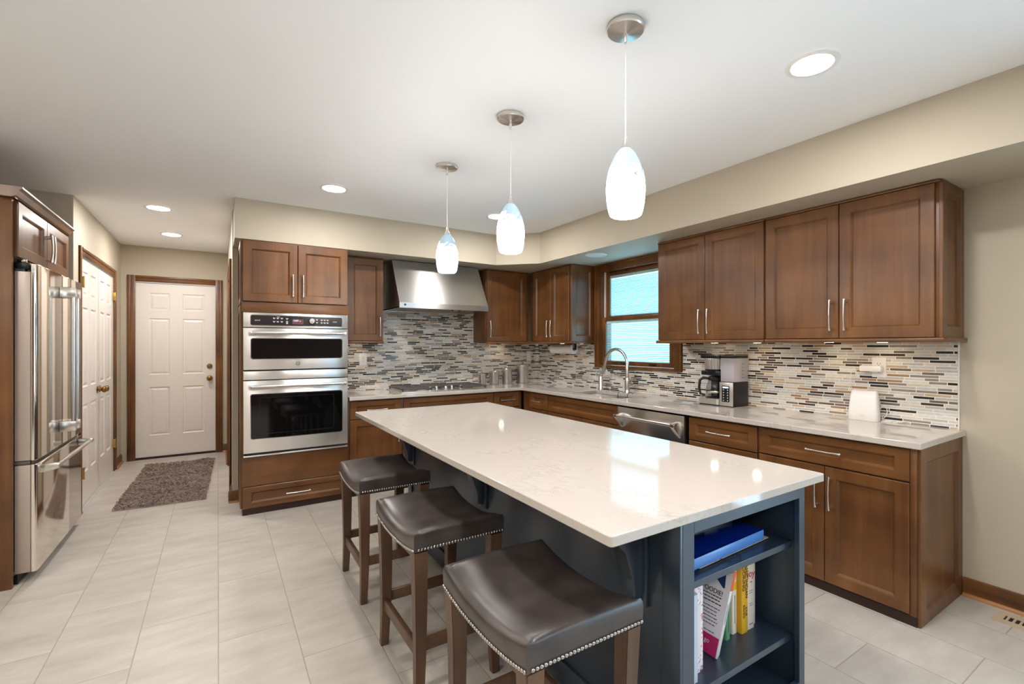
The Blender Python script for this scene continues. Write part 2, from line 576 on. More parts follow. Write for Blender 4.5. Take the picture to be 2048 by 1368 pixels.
class MB:
    def __init__(self):
        self.bm = bmesh.new()

    def _merge(self, b, mat=None):
        if mat is not None:
            b.transform(mat)
        me = bpy.data.meshes.new('t')
        b.to_mesh(me)
        b.free()
        self.bm.from_mesh(me)
        bpy.data.meshes.remove(me)
        return self

    def box(self, x0, x1, y0, y1, z0, z1, bev=0, seg=2, mat=None):
        b = bmesh.new()
        bmesh.ops.create_cube(b, size=1)
        for v in b.verts:
            v.co = Vector(((x0 + x1) / 2 + v.co.x * (x1 - x0), (y0 + y1) / 2 + v.co.y * (y1 - y0), (z0 + z1) / 2 + v.co.z * (z1 - z0)))
        if bev:
            bmesh.ops.bevel(b, geom=b.edges[:], offset=bev, segments=seg, affect='EDGES', profile=.5)
        return self._merge(b, mat)

    def lathe(self, prof, c=(0, 0, 0), axis='z', seg=32, cap=True, mat=None):
        """prof: (radius, height) pairs along axis"""
        b = bmesh.new()
        rings = []
        for r, h in prof:
            ring = []
            for i in range(seg):
                a = 2 * math.pi * i / seg
                p = (r * math.cos(a), r * math.sin(a), h)
                if axis == 'x':
                    p = (p[2], p[0], p[1])
                elif axis == 'y':
                    p = (p[1], p[2], p[0])
                ring.append(b.verts.new(Vector(p) + Vector(c)))
            rings.append(ring)
        for a_, b_ in zip(rings, rings[1:]):
            for i in range(seg):
                j = (i + 1) % seg
                b.faces.new((a_[i], a_[j], b_[j], b_[i]))
        if cap:
            b.faces.new(rings[0][::-1])
            b.faces.new(rings[-1])
        bmesh.ops.recalc_face_normals(b, faces=b.faces[:])
        return self._merge(b, mat)

    def cyl(self, p0, p1, r0, r1=None, seg=20):
        return self.tube([p0, p1], [r0, r0 if r1 is None else r1], seg)

    def tube(self, pts, rad, seg=12, flat=None):
        pts = [Vector(p) for p in pts]
        if isinstance(rad, (int, float)):
            rad = [rad] * len(pts)
        b = bmesh.new()
        rings = []
        up = None
        for i, p in enumerate(pts):
            t = (pts[min(i + 1, len(pts) - 1)] - pts[max(i - 1, 0)]).normalized()
            if up is None:
                up = Vector((0, 0, 1)) if abs(t.z) < .9 else Vector((1, 0, 0))
            sx = t.cross(up).normalized()
            up = sx.cross(t).normalized()
            rx, ry = (rad[i], rad[i]) if flat is None else (rad[i] * flat[0], rad[i] * flat[1])
            rings.append([b.verts.new(p + sx * (rx * math.cos(2 * math.pi * k / seg)) + up * (ry * math.sin(2 * math.pi * k / seg))) for k in range(seg)])
        for a_, b_ in zip(rings, rings[1:]):
            for i in range(seg):
                j = (i + 1) % seg
                b.faces.new((a_[i], a_[j], b_[j], b_[i]))
        b.faces.new(rings[0][::-1])
        b.faces.new(rings[-1])
        bmesh.ops.recalc_face_normals(b, faces=b.faces[:])
        return self._merge(b)

    def prism(self, poly, axis, a, c, bev=0, seg=2, mat=None):
        """poly: 2D points in the two axes other than axis (in x,y,z order), extruded along axis from a to c"""
        b = bmesh.new()

        def P(q, h):
            if axis == 'x':
                return (h, q[0], q[1])
            if axis == 'y':
                return (q[0], h, q[1])
            return (q[0], q[1], h)
        lo = [b.verts.new(P(q, a)) for q in poly]
        hi = [b.verts.new(P(q, c)) for q in poly]
        n = len(poly)
        f0 = b.faces.new(lo[::-1])
        f1 = b.faces.new(hi)
        for i in range(n):
            b.faces.new((lo[i], lo[(i + 1) % n], hi[(i + 1) % n], hi[i]))
        bmesh.ops.recalc_face_normals(b, faces=b.faces[:])
        if bev:
            bmesh.ops.bevel(b, geom=b.edges[:], offset=bev, segments=seg, affect='EDGES', profile=.5)
        return self._merge(b, mat)

    def rrect(self, x0, x1, z0, z1, y0, y1, r, axis='y', n=5, bev=0):
        pts = []
        for cx, cz, a0 in ((x1 - r, z1 - r, 0), (x0 + r, z1 - r, 90), (x0 + r, z0 + r, 180), (x1 - r, z0 + r, 270)):
            for i in range(n + 1):
                a = R(a0 + 90 * i / n)
                pts.append((cx + r * math.cos(a), cz + r * math.sin(a)))
        return self.prism(pts, axis, y0, y1, bev)

    def rframe(self, x0, x1, z0, z1, w, y0, y1, r, n=5, axis='y'):
        """a rounded rectangular ring of width w"""
        b = bmesh.new()

        def loop(ins, y):
            out = []
            rr = max(r - ins, .0005)
            for cx, cz, a0 in ((x1 - ins - rr, z1 - ins - rr, 0), (x0 + ins + rr, z1 - ins - rr, 90), (x0 + ins + rr, z0 + ins + rr, 180), (x1 - ins - rr, z0 + ins + rr, 270)):
                for i in range(n + 1):
                    a = R(a0 + 90 * i / n)
                    q = (cx + rr * math.cos(a), cz + rr * math.sin(a))
                    out.append(b.verts.new((q[0], y, q[1]) if axis == 'y' else ((y, q[0], q[1]) if axis == 'x' else (q[0], q[1], y))))
            return out
        L = [loop(0, y1), loop(0, y0), loop(w, y0), loop(w, y1)]
        k = len(L[0])
        for a_, b_ in ((0, 1), (1, 2), (2, 3), (3, 0)):
            for i in range(k):
                j = (i + 1) % k
                b.faces.new((L[a_][i], L[a_][j], L[b_][j], L[b_][i]))
        bmesh.ops.recalc_face_normals(b, faces=b.faces[:])
        return self._merge(b)

    def shaker(self, w, h, t=.02, stile=.058, rail=None, mat=None, depth=.009):
        """cabinet door: local x 0..w, z 0..h, front at y=-t, back at y=0; flat centre panel with a moulded inner edge"""
        rail = stile if rail is None else rail
        b = bmesh.new()

        def ring(sx, sz, y):
            return [b.verts.new((sx, y, sz)), b.verts.new((w - sx, y, sz)), b.verts.new((w - sx, y, h - sz)), b.verts.new((sx, y, h - sz))]
        rr = [ring(0, 0, 0), ring(0, 0, -t + .003), ring(.003, .003, -t), ring(stile, rail, -t), ring(stile + .0015, rail + .0015, -t + .002),
              ring(stile + .004, rail + .004, -t + .0025), ring(stile + .014, rail + .014, -t + min(depth + .006, t - .003))]
        for a_, b_ in zip(rr, rr[1:]):
            for i in range(4):
                j = (i + 1) % 4
                b.faces.new((a_[i], a_[j], b_[j], b_[i]))
        b.faces.new(rr[-1])
        b.faces.new(rr[0][::-1])
        bmesh.ops.recalc_face_normals(b, faces=b.faces[:])
        return self._merge(b, mat)

    def grid_slab(self, xs, ys, keep, z0, z1):
        vs = {}
        bm = self.bm

        def V(i, j, z):
            k = (i, j, z)
            if k not in vs:
                vs[k] = bm.verts.new((xs[i], ys[j], z))
            return vs[k]
        cells = {(i, j) for i in range(len(xs) - 1) for j in range(len(ys) - 1) if keep((xs[i] + xs[i + 1]) / 2, (ys[j] + ys[j + 1]) / 2)}
        for i, j in cells:
            bm.faces.new((V(i, j, z1), V(i + 1, j, z1), V(i + 1, j + 1, z1), V(i, j + 1, z1)))
            bm.faces.new((V(i, j, z0), V(i, j + 1, z0), V(i + 1, j + 1, z0), V(i + 1, j, z0)))
            for di, dj, p, q in ((-1, 0, (i, j), (i, j + 1)), (1, 0, (i + 1, j), (i + 1, j + 1)), (0, -1, (i, j), (i + 1, j)), (0, 1, (i, j + 1), (i + 1, j + 1))):
                if (i + di, j + dj) not in cells:
                    bm.faces.new((V(*p, z0), V(*q, z0), V(*q, z1), V(*p, z1)))
        bmesh.ops.recalc_face_normals(bm, faces=bm.faces[:])
        return self

    def build(self, name, mat, parent=None, smooth=35, bevel=0, local=False):
        me = bpy.data.meshes.new(name)
        sh = SHIFT.get(parent.name, Vector()) if parent is not None else Vector()
        if not local and sh.length:
            self.bm.transform(Matrix.Translation(-sh))
        self.bm.to_mesh(me)
        self.bm.free()
        o = bpy.data.objects.new(name, me)
        COL.objects.link(o)
        me.materials.append(M[mat] if isinstance(mat, str) else mat)
        if mat == 'steel':
            uv = me.uv_layers.new(name='UVMap')
            for lp in me.loops:
                c = me.vertices[lp.vertex_index].co
                uv.data[lp.index].uv = (c.x, c.z + .37 * c.y)
        if smooth:
            for p in me.polygons:
                p.use_smooth = True
            me.set_sharp_from_angle(angle=R(smooth))
        if bevel:
            md = o.modifiers.new('edge', 'BEVEL')
            md.width = bevel
            md.segments = 2
            md.limit_method = 'ANGLE'
            md.angle_limit = R(50)
        if parent is not None:
            o.parent = parent
            SHIFT[o.name] = sh
        return o


def B(*a, **k):
    return MB().box(*a, **k)


def props(o, label=None, cat=None, group=None, kind=None):
    if label:
        o['label'] = label
    if cat:
        o['category'] = cat
    if group:
        o['group'] = group
    if kind:
        o['kind'] = kind
    return o


def thing(name, label, cat, loc, group=None, rotz=0, local=False):
    """Empty at the base of a thing. local=False: its parts are given in world coordinates; True: in its own"""
    o = bpy.data.objects.new(name, None)
    o.empty_display_size = .1
    COL.objects.link(o)
    o.location = loc
    o.rotation_euler = (0, 0, rotz)
    SHIFT[o.name] = Vector() if local else Vector(loc)
    return props(o, label, cat, group)


def struct(o):
    return props(o, kind='structure')


def copy_tree(o, parent=None):
    c = o.copy()
    COL.objects.link(c)
    if parent is not None:
        c.parent = parent
    for ch in list(o.children):
        copy_tree(ch, c)
    return c


def lettering(body, size, mat, parent, loc, xd, yd, align='CENTER', depth=.0004, name='lettering'):
    """raised letters: local x along xd, local y along yd; loc in the parent's coordinates (world minus shift)"""
    cu = bpy.data.curves.new(name, 'FONT')
    cu.body = body
    cu.size = size
    cu.extrude = depth
    cu.align_x = align
    cu.align_y = 'CENTER'
    t = bpy.data.objects.new('tmp', cu)
    COL.objects.link(t)
    dg = bpy.context.evaluated_depsgraph_get()
    me = bpy.data.meshes.new_from_object(t.evaluated_get(dg))
    bpy.data.objects.remove(t)
    xd, yd = Vector(xd).normalized(), Vector(yd).normalized()
    zd = xd.cross(yd)
    mt = Matrix(((xd.x, yd.x, zd.x), (xd.y, yd.y, zd.y), (xd.z, yd.z, zd.z))).to_4x4()
    p = Vector(loc) - SHIFT.get(parent.name, Vector())
    me.transform(Matrix.Translation(p) @ mt)
    me.name = name
    o = bpy.data.objects.new(name, me)
    COL.objects.link(o)
    me.materials.clear()
    me.materials.append(M[mat])
    o.parent = parent
    return o


def printed(mat, parent, rects, axis, p, t=.0004, name='fine_print'):
    """rows of print too small to read: thin bars (a0, a1, z0, z1) on the plane axis = p"""
    mb = MB()
    for a0, a1, z0, z1 in rects:
        if axis == 'y':
            mb.box(a0, a1, p - t, p, z0, z1)
        else:
            mb.box(p - t, p, a0, a1, z0, z1)
    return mb.build(name, mat, parent, smooth=0)


# ------------------------------------------------------------------ room shell
ZC, ZS = 2.5784, 2.2523
XL, YB = -5.2, -8.6
HX = -3.345            # right wall of the hall
B(XL - .15, .15, YB - .15, 2.4, -.1, 0).build('floor', 'floor', smooth=0)
struct(bpy.data.objects['floor'])
struct(B(XL - .15, .15, YB - .15, 2.4, ZC, ZC + .1).build('ceiling', 'ceiling', smooth=0))


def wall_with_holes(name, axis, p0, p1, a0, a1, z1, holes, mat='wall'):
    """wall slab; axis = the axis it runs along; holes = (a0, a1, z0, z1)"""
    mb = MB()
    xs = sorted({a0, a1, *[h[0] for h in holes], *[h[1] for h in holes]})
    for q0, q1 in zip(xs, xs[1:]):
        mid = (q0 + q1) / 2
        hs = sorted([h for h in holes if h[0] <= mid <= h[1]], key=lambda h: h[2])
        z = 0
        segs = []
        for h in hs:
            if h[2] > z:
                segs.append((z, h[2]))
            z = h[3]
        if z < z1:
            segs.append((z, z1))
        for s0, s1 in segs:
            if axis == 'x':
                mb.box(q0, q1, p0, p1, s0, s1)
            else:
                mb.box(p0, p1, q0, q1, s0, s1)
    return struct(mb.build(name, mat, smooth=0))


WIN = (-2.255, -1.255, 1.155, 2.19)
ADDED_PATIO = (-8.25, -5.35, .02, 2.18)
wall_with_holes('wall_right', 'y', 0, .14, YB, 2.4, ZC, [WIN, ADDED_PATIO])
wall_with_holes('wall_rear', 'x', YB - .14, YB, XL, 0, ZC, [], 'rear_wall')
struct(B(XL - .14, XL, YB, .03, 0, ZC).build('wall_left', 'wall', smooth=0))
struct(B(-3.29, 0, 0, .12, 0, ZC).build('wall_back', 'wall', smooth=0))
struct(B(XL, -4.5405, .03, .15, 0, ZC).build('wall_alcove', 'wall', smooth=0))
wall_with_holes('wall_hall_left', 'y', -4.54, -4.42, .03, 2.25, ZC, [(.275, 1.76, 0, 2.14)])
wall_with_holes('wall_hall_right', 'y', -3.355, -3.31, -.175, 2.25, ZC, [(.19, 1.32, 0, 2.1)])
wall_with_holes('wall_hall_end', 'x', 2.25, 2.37, -4.54, 0, ZC, [(-4.30, -3.465, 0, 2.155)])
# soffit over the cabinets, with its chamfered corner
struct(MB().prism([(-3.349, -.6146), (-.95, -.6146), (-.61, -.9636), (-.61, YB), (0, YB), (0, 0), (-3.349, 0)], 'z', ZS, ZC).build('wall_soffit', 'wall', smooth=0))
# tiled backsplash
mb = MB()
mb.box(-2.47, -.0095, -.009, 0, .914, 1.45)
mb.box(-2.085, -.92, -.009, 0, 1.45, 1.8)
struct(mb.build('backsplash_back', 'mosaic_x', smooth=0))
mb = MB()
mb.box(-.009, 0, -1.16, 0, .914, 1.42)
mb.box(-.009, 0, -2.34, -1.16, .914, 1.146)
mb.box(-.009, 0, -4.238, -2.34, .914, 1.42)
struct(mb.build('backsplash_right', 'mosaic_y', smooth=0))
struct(B(-.011, 0, -4.246, -4.239, .914, 1.405).build('trim_1', 'white', smooth=0))

# baseboards with a light shoe moulding
def baseboard(name, axis, a0, a1, p, out, mat):
    """profile stands out by `out` (sign gives the side) from plane p"""
    s = 1 if out > 0 else -1
    prof = [(p, 0), (p + s * .014, 0), (p + s * .014, .075), (p + s * .009, .084), (p + s * .009, .09), (p + s * .004, .1), (p, .1)]
    o = struct(MB().prism(prof if axis == 'y' else prof, 'y' if axis == 'y' else 'x', a0, a1).build(name, mat, smooth=30))
    q = [(p + s * .014, 0), (p + s * .03, 0), (p + s * .028, .009), (p + s * .022, .016), (p + s * .014, .018)]
    MB().prism(q, 'y' if axis == 'y' else 'x', a0, a1).build('shoe_moulding', 'shoe', o)
    return o


baseboard('baseboard_right', 'y', -5.28, -4.262, 0, -1, 'oak_y')
baseboard('baseboard_hall_left', 'y', .0, .19, -4.42, 1, 'oak_y')
baseboard('baseboard_hall_left_far', 'y', 1.845, 2.25, -4.42, 1, 'oak_y')
baseboard('baseboard_hall_right', 'y', 1.42, 2.25, -3.355, -1, 'oak_y')
baseboard('baseboard_hall_end', 'x', -3.41, -3.36, 2.25, -1, 'oak_x')
baseboard('baseboard_wall_end', 'x', -3.385, -3.31, -.175, -1, 'oak_x')
baseboard('baseboard_wall_corner', 'y', -.19, .09, -3.355, -1, 'oak_y')


def casing(name, axis, a0, a1, z1, p, out, w=.075):
    """door casing of three mitred boards on plane p"""
    s = 1 if out > 0 else -1
    root = bpy.data.objects.new(name, None)
    COL.objects.link(root)
    struct(root)

    def board(c0, c1, zz0, zz1, mat, head=False):
        mb = MB()
        p0, p1, p2 = p, p + s * .012, p + s * .02
        if axis == 'y':
            mb.box(min(p0, p1), max(p0, p1), c0, c1, zz0, zz1, .002)
        else:
            mb.box(c0, c1, min(p0, p1), max(p0, p1), zz0, zz1, .002)
        # raised outer band
        if head:
            b0, b1, y0, y1 = c0, c1, zz1 - .03, zz1
        else:
            outer_low = abs(c0 - a0) < 1e-6
            b0, b1 = (c0, c0 + .03) if outer_low else (c1 - .03, c1)
            y0, y1 = zz0, zz1
        if axis == 'y':
            mb.box(min(p0, p2), max(p0, p2), b0, b1, y0, y1, .004)
        else:
            mb.box(b0, b1, min(p0, p2), max(p0, p2), y0, y1, .004)
        mb.build('casing_board', mat, root)
    board(a0, a0 + w, 0, z1, 'oak')
    board(a1 - w, a1, 0, z1, 'oak')
    board(a0 + w, a1 - w, z1 - w, z1, 'oak_y' if axis == 'y' else 'oak_x', True)
    return root


casing('trim_2', 'y', .19, 1.85, 2.21, -4.42, 1)
casing('trim_3', 'x', -4.36, -3.412, 2.222, 2.25, -1)
casing('trim_4', 'y', .105, 1.41, 2.19, -3.355, -1)


def six_panel(w, h, t, cols, rows, mat_x):
    """six-panel slab: local x 0..w, z 0..h, front y=0 (facing -y), raised panels in sunk frames"""
    mb = MB()
    b = bmesh.new()
    xs = [0]
    for c in cols:
        xs += list(c)
    xs.append(w)
    zs = [0]
    for r in rows:
        zs += list(r)
    zs.append(h)
    for i in range(len(xs) - 1):
        for j in range(len(zs) - 1):
            x0, x1, z0, z1 = xs[i], xs[i + 1], zs[j], zs[j + 1]

            def ring(ins, y):
                return [b.verts.new((x0 + ins, y, z0 + ins)), b.verts.new((x1 - ins, y, z0 + ins)), b.verts.new((x1 - ins, y, z1 - ins)), b.verts.new((x0 + ins, y, z1 - ins))]
            if i % 2 and j % 2:
                rr = [ring(0, 0), ring(.010, .009), ring(.018, .009), ring(.036, .002)]
                for a_, c_ in zip(rr, rr[1:]):
                    for k in range(4):
                        b.faces.new((a_[k], a_[(k + 1) % 4], c_[(k + 1) % 4], c_[k]))
                b.faces.new(rr[-1])
            else:
                b.faces.new(ring(0, 0))
    bmesh.ops.remove_doubles(b, verts=b.verts[:], dist=1e-5)
    bmesh.ops.recalc_face_normals(b, faces=b.faces[:])
    if sum(f.normal.y for f in b.faces) > 0:
        bmesh.ops.reverse_faces(b, faces=b.faces[:])
    mb._merge(b)
    mb.box(0, w, .0095, t, 0, h)
    return mb


ROWS = [(.27, .86), (1.01, 1.70), (1.80, 2.01)]
# entry door at the end of the hall
d1 = six_panel(.822, 2.135, .04, [(.133, .335), (.462, .69)], ROWS, 'white').build('door_1', 'white', smooth=20)
d1.location = (-4.293, 2.268, .012)
struct(d1)


def knob(name, parent, loc, axis_out, big=True):
    prof = [(.033, 0), (.033, .006), (.014, .01), (.012, .03), (.024, .038), (.031, .05), (.029, .062), (.016, .07)] if big else \
           [(.03, 0), (.03, .008), (.024, .014), (.024, .02), (.012, .022)]
    mb = MB()
    if axis_out == '-y':
        mb.lathe([(r, -h) for r, h in prof], loc, 'y', 24)
    else:
        mb.lathe(prof, loc, 'x', 24)
    return mb.build(name, 'brass', parent)


knob('door_knob', d1, (.742, 0, .950), '-y')
knob('deadbolt', d1, (.742, 0, 1.103), '-y', False)
B(0.005, .817, -.012, .02, -.014, .014).build('door_sweep', 'toe', d1)
B(-.012, .004, -.014, .004, .93, 1.05, .003).build('door_hinge', 'nickel', d1)
# double pantry doors on the left wall of the hall
for k, (y0, nm) in enumerate(((.282, 'door_2'), (1.022, 'door_3'))):
    d = six_panel(.73, 2.115, .035, [(.10, .30), (.41, .63)], ROWS, 'white').build(nm, 'white', smooth=20)
    d.location = (-4.425, y0, .012)
    d.rotation_euler = (0, 0, R(90))
    struct(d)
    xk = .675 if k == 0 else .05
    knob('door_knob', d, (xk, 0, .948), '-y')
    xh = -.012 if k == 0 else .73
    for zh in (.25, 1.86):
        mb = B(xh, xh + .014, -.026, .01, zh, zh + .09, .002)
        mb.cyl((xh + .007, -.024, zh - .004), (xh + .007, -.024, zh + .094), .006)
        mb.build('door_hinge', 'gold', d)
# slab closing the doorway in the right wall of the hall
d = B(-3.335, -3.315, .192, 1.318, .01, 2.098).build('door_4', 'white')
struct(d)

# ------------------------------------------------------------------ kitchen window
w1 = bpy.data.objects.new('window_1', None)
COL.objects.link(w1)
struct(w1)
Y0, Y1, Z0, Z1 = -2.335, -1.16, 1.142, 2.25


def bars(name, mat_v, mat_h, x0, x1, y0, y1, z0, z1, sl, sr, bt, tp, bev=.004):
    """rectangular sash or casing of four boards in one mesh"""
    mb = MB()
    mb.box(x0, x1, y1 - sr, y1, z0, z1, bev)
    mb.box(x0, x1, y0, y0 + sl, z0, z1, bev)
    mb.box(x0, x1, y0 + sl, y1 - sr, z0, z0 + bt, bev)
    mb.box(x0, x1, y0 + sl, y1 - sr, z1 - tp, z1, bev)
    return mb.build(name, mat_v, w1)


bars('casing', 'oak', None, -.022, -.0, Y0, Y1, Z0, Z1, .082, .082, .03, .085, .005)
bars('casing_bead', 'oak', None, -.028, -.02, Y0 + .0, Y1 - .0, Z0, Z1, .022, .022, .012, .022, .004)
bars('jamb', 'oak', None, -.012, .135, -2.256, -1.244, 1.158, 2.186, .012, .012, .012, .012, .002)
B(.03, .09, -1.275, -1.257, 1.66, 2.17, .003).build('jamb_liner', 'white', w1)
B(.03, .09, -2.243, -2.225, 1.66, 2.17, .003).build('jamb_liner', 'white', w1)
lo = bars('lower_sash', 'oak', None, -.006, .03, -2.24, -1.262, 1.175, 1.68, .055, .055, .045, .038)
up = bars('upper_sash', 'oak', None, .042, .078, -2.225, -1.275, 1.655, 2.175, .05, .05, .04, .05)
for sash, x, z0, z1, nm in ((lo, .012, 1.22, 1.642, 'lower'), (up, .06, 1.695, 2.125, 'upper')):
    ya, yb = -2.186, -1.316
    B(x - .008, x - .005, ya, yb, z0, z1).build('pane', 'low_e', sash, smooth=0)
    B(x + .008, x + .011, ya, yb, z0, z1).build('pane', 'low_e', sash, smooth=0)
    B(x - .004, x + .007, ya + .003, yb - .003, z1 - .028, z1).build('blind_rail', 'white_plastic', sash)
    mb = MB()
    pitch, tilt = (.0175, 30) if nm == 'lower' else (.0122, 40)
    n = int((z1 - z0 - .03) / pitch)
    for i in range(n):
        zc = z0 + .006 + i * pitch
        mt = Matrix.Translation((x + .0015, 0, zc)) @ Matrix.Rotation(R(tilt), 4, 'Y')
        mb.box(-.0058, .0058, ya + .012, yb - .012, -.0003, .0003, mat=mt)
    for yy in (-1.40, -1.60, -1.92, -2.08):
        mb.box(x + .0009, x + .0021, yy - .0007, yy + .0007, z0, z1 - .02)
    mb.build('blind_slats', 'blind', sash, smooth=0)
for y in (-1.60, -1.99):
    mb = B(-.026, -.005, y - .045, y + .045, 1.197, 1.207, .003)
    mb.box(-.03, -.018, y - .03, y + .035, 1.19, 1.2, .003)
    mb.build('sash_lift', 'black', lo)

# made-up siding wall, added to dim the sky behind the blinds
mb = MB()
for i in range(30):
    z = -.1 + i * .16
    mb.prism([(3.2, z), (3.2, z + .165), (3.19, z + .165), (3.165, z)], 'y', -1.6, 5.2)
struct(mb.build('window_backdrop', 'backdrop', smooth=0))

# unseen glazed patio door behind the camera, added to let bluish daylight in
w = bpy.data.objects.new('added_patio_door', None)
COL.objects.link(w)
struct(w)
mb = MB()
for a, c, z0, z1 in ((-8.32, -8.2, .0, 2.25), (-5.4, -5.28, .0, 2.25), (-8.2, -5.4, .0, .08), (-8.2, -5.4, 2.12, 2.25), (-6.85, -6.75, .08, 2.12)):
    mb.box(-.02, .1, a, c, z0, z1, .004)
mb.build('added_patio_frame', 'oak', w)
B(.05, .055, -8.2, -5.4, .08, 2.12).build('pane', 'pane', w, smooth=0)

# ------------------------------------------------------------------ cabinets
def handle_mesh(L=.178):
    """arched bar pull along z, standing out toward -y from y=0"""
    mb = MB()
    h = L / 2
    pts, rad = [], []
    for i in range(17):
        t = -1 + 2 * i / 16
        z = h * t
        y = -.028 - .007 * (1 - t * t)
        pts.append((0, y, z))
        rad.append(.0056 + .0034 * abs(t) ** 3)
    mb.tube(pts, rad, 12, flat=(1.15, .85))
    for s in (-1, 1):
        mb.cyl((0, .001, s * (h - .012)), (0, -.03, s * (h - .009)), .0058, .005, 12)
        mb.lathe([(.0075, -.004), (.0088, .001), (.0075, .006)], (0, -.029, s * h), 'z', 14)
    return mb


_hd = handle_mesh()
HANDLE = bpy.data.meshes.new('pull_handle')
_hd.bm.to_mesh(HANDLE)
_hd.bm.free()
HANDLE.materials.append(M['nickel'])
for p in HANDLE.polygons:
    p.use_smooth = True
HANDLE.set_sharp_from_angle(angle=R(40))


def add_handle(parent, x, z, y=-.02, horizontal=False, scale=1):
    o = bpy.data.objects.new('pull_handle', HANDLE)
    COL.objects.link(o)
    o.parent = parent
    o.location = (x, y, z)
    if horizontal:
        o.rotation_euler = (0, R(90), 0)
    o.scale = (1, 1, scale)
    return o


def cabinet(name, label, cat, loc, rotz, w, h, d, group=None, body_z0=0.0, scribe=0):
    root = thing(name, label, cat, loc, group, rotz, local=True)
    B(0, w, 0, d, body_z0, h, .0015).build('cabinet_body', 'cab', root)
    return root


def door(root, x0, x1, z0, z1, hx=None, hz=None, stile=.058, drawer=False, mat=None, handle=True):
    horiz = drawer
    o = MB().shaker(x1 - x0, z1 - z0, .02, stile, .042 if (drawer and z1 - z0 < .2) else None,
                    Matrix.Translation((x0, -.001, z0))).build('drawer_front' if drawer else 'cabinet_door', mat or ('cab_h' if drawer else 'cab'), root, smooth=20)
    if handle:
        if drawer:
            add_handle(o, (x0 + x1) / 2 if hx is None else hx, (z0 + z1) / 2 if hz is None else hz, -.021, True)
        else:
            add_handle(o, hx, hz, -.021)
    return o


def end_panel(root, w, d, z0, z1, right=True, t=.016, stile=.06, toe=None):
    """shaker panel on the side of a cabinet; its face stands t outside"""
    if right:
        mt = Matrix.Translation((w, 0, z0)) @ Matrix.Rotation(R(90), 4, 'Z')
    else:
        mt = Matrix.Translation((0, d, z0)) @ Matrix.Rotation(R(-90), 4, 'Z')
    return MB().shaker(d, z1 - z0, t, stile, None, mt).build('end_panel', 'cab', root, smooth=20)


def rail(root, x0, x1, d, ret_r=False, ret_l=False, z=-.022):
    mb = B(x0 - (.012 if ret_l else 0), x1 + (.02 if ret_r else 0), -.034, -.002, z, .002, .006)
    if ret_r:
        mb.box(x1 - .01, x1 + .02, -.02, d, z, .002, .006)
    if ret_l:
        mb.box(x0 - .012, x0 + .01, -.02, d, z, .002, .006)
    mb.box(x0, x1, -.01, d - .002, z + .012, .0, 0)
    return mb.build('light_rail', 'cab_h', root)


def puck(root, x, y, z=-.011):
    o = MB().lathe([(.034, 0), (.034, -.006), (.03, -.009)], (x, y, z), 'z', 24).build('puck_light', 'nickel', root)
    MB().lathe([(.027, 0), (.027, -.0015)], (x, y, z - .009), 'z', 24).build('lens', 'puck', o)


NX = R(-90)
UZ = 1.423           # underside of the upper cabinets
UH = ZS - .004 - UZ
CABG = 'dark maple kitchen cabinets'
# right wall, nearest pair
u = cabinet('upper_cabinet', 'brown two-door upper cabinet at the right end, beside the bare wall', 'cabinet', (-.325, -3.309, UZ), NX, .94, UH, .322, CABG)
door(u, .004, .462, .004, UH - .014, .425, .142)
door(u, .466, .925, .004, UH - .014, .506, .142)
end_panel(u, .94, .322, 0, UH)
rail(u, 0, .952, .322, ret_r=True)
B(0, .95, -.024, 0, UH - .012, UH, .003).build('scribe_moulding', 'cab_h', u)
puck(u, .32, .17)
puck(u, .62, .17)
# right wall, pair beside the window
u = cabinet('upper_cabinet', 'brown upper cabinet with two doors just right of the kitchen window', 'cabinet', (-.325, -2.354, UZ), NX, .951, UH, .322, CABG)
door(u, .003, .466, .004, UH - .014, .432, .142)
door(u, .470, .943, .004, UH - .014, .510, .142)
rail(u, 0, .951, .322, ret_l=True)
B(0, .951, -.024, 0, UH - .012, UH, .003).build('scribe_moulding', 'cab_h', u)
puck(u, .42, .17)
puck(u, .78, .17)
# right wall, corner
u = cabinet('corner_upper_cabinet', 'narrow two-door upper cabinet between the room corner and the window, end panel showing', 'cabinet', (-.325, -.35, UZ), NX, .775, UH, .322, CABG)
door(u, .075, .432, .004, UH - .014, .398, .142)
door(u, .436, .766, .004, UH - .014, .472, .142)
end_panel(u, .775, .322, 0, UH)
rail(u, .0, .787, .322, ret_r=True)
puck(u, .4, .17)
# back wall, corner
u = cabinet('corner_upper_cabinet', 'single-door upper cabinet right of the steel range hood', 'cabinet', (-.922, -.325, UZ), 0, .577, UH, .315, CABG)
door(u, .006, .535, .004, UH - .014, .036, .142)
rail(u, 0, .577, .315)
puck(u, .3, .17)
# back wall, left of the hood
u = cabinet('upper_cabinet', 'narrow single-door upper cabinet between the ovens and the range hood', 'cabinet', (-2.474, -.325, UZ), 0, .394, UH, .315, CABG)
door(u, .05, .39, .004, UH - .014, .352, .142)
rail(u, 0, .394, .315)
puck(u, .2, .17)

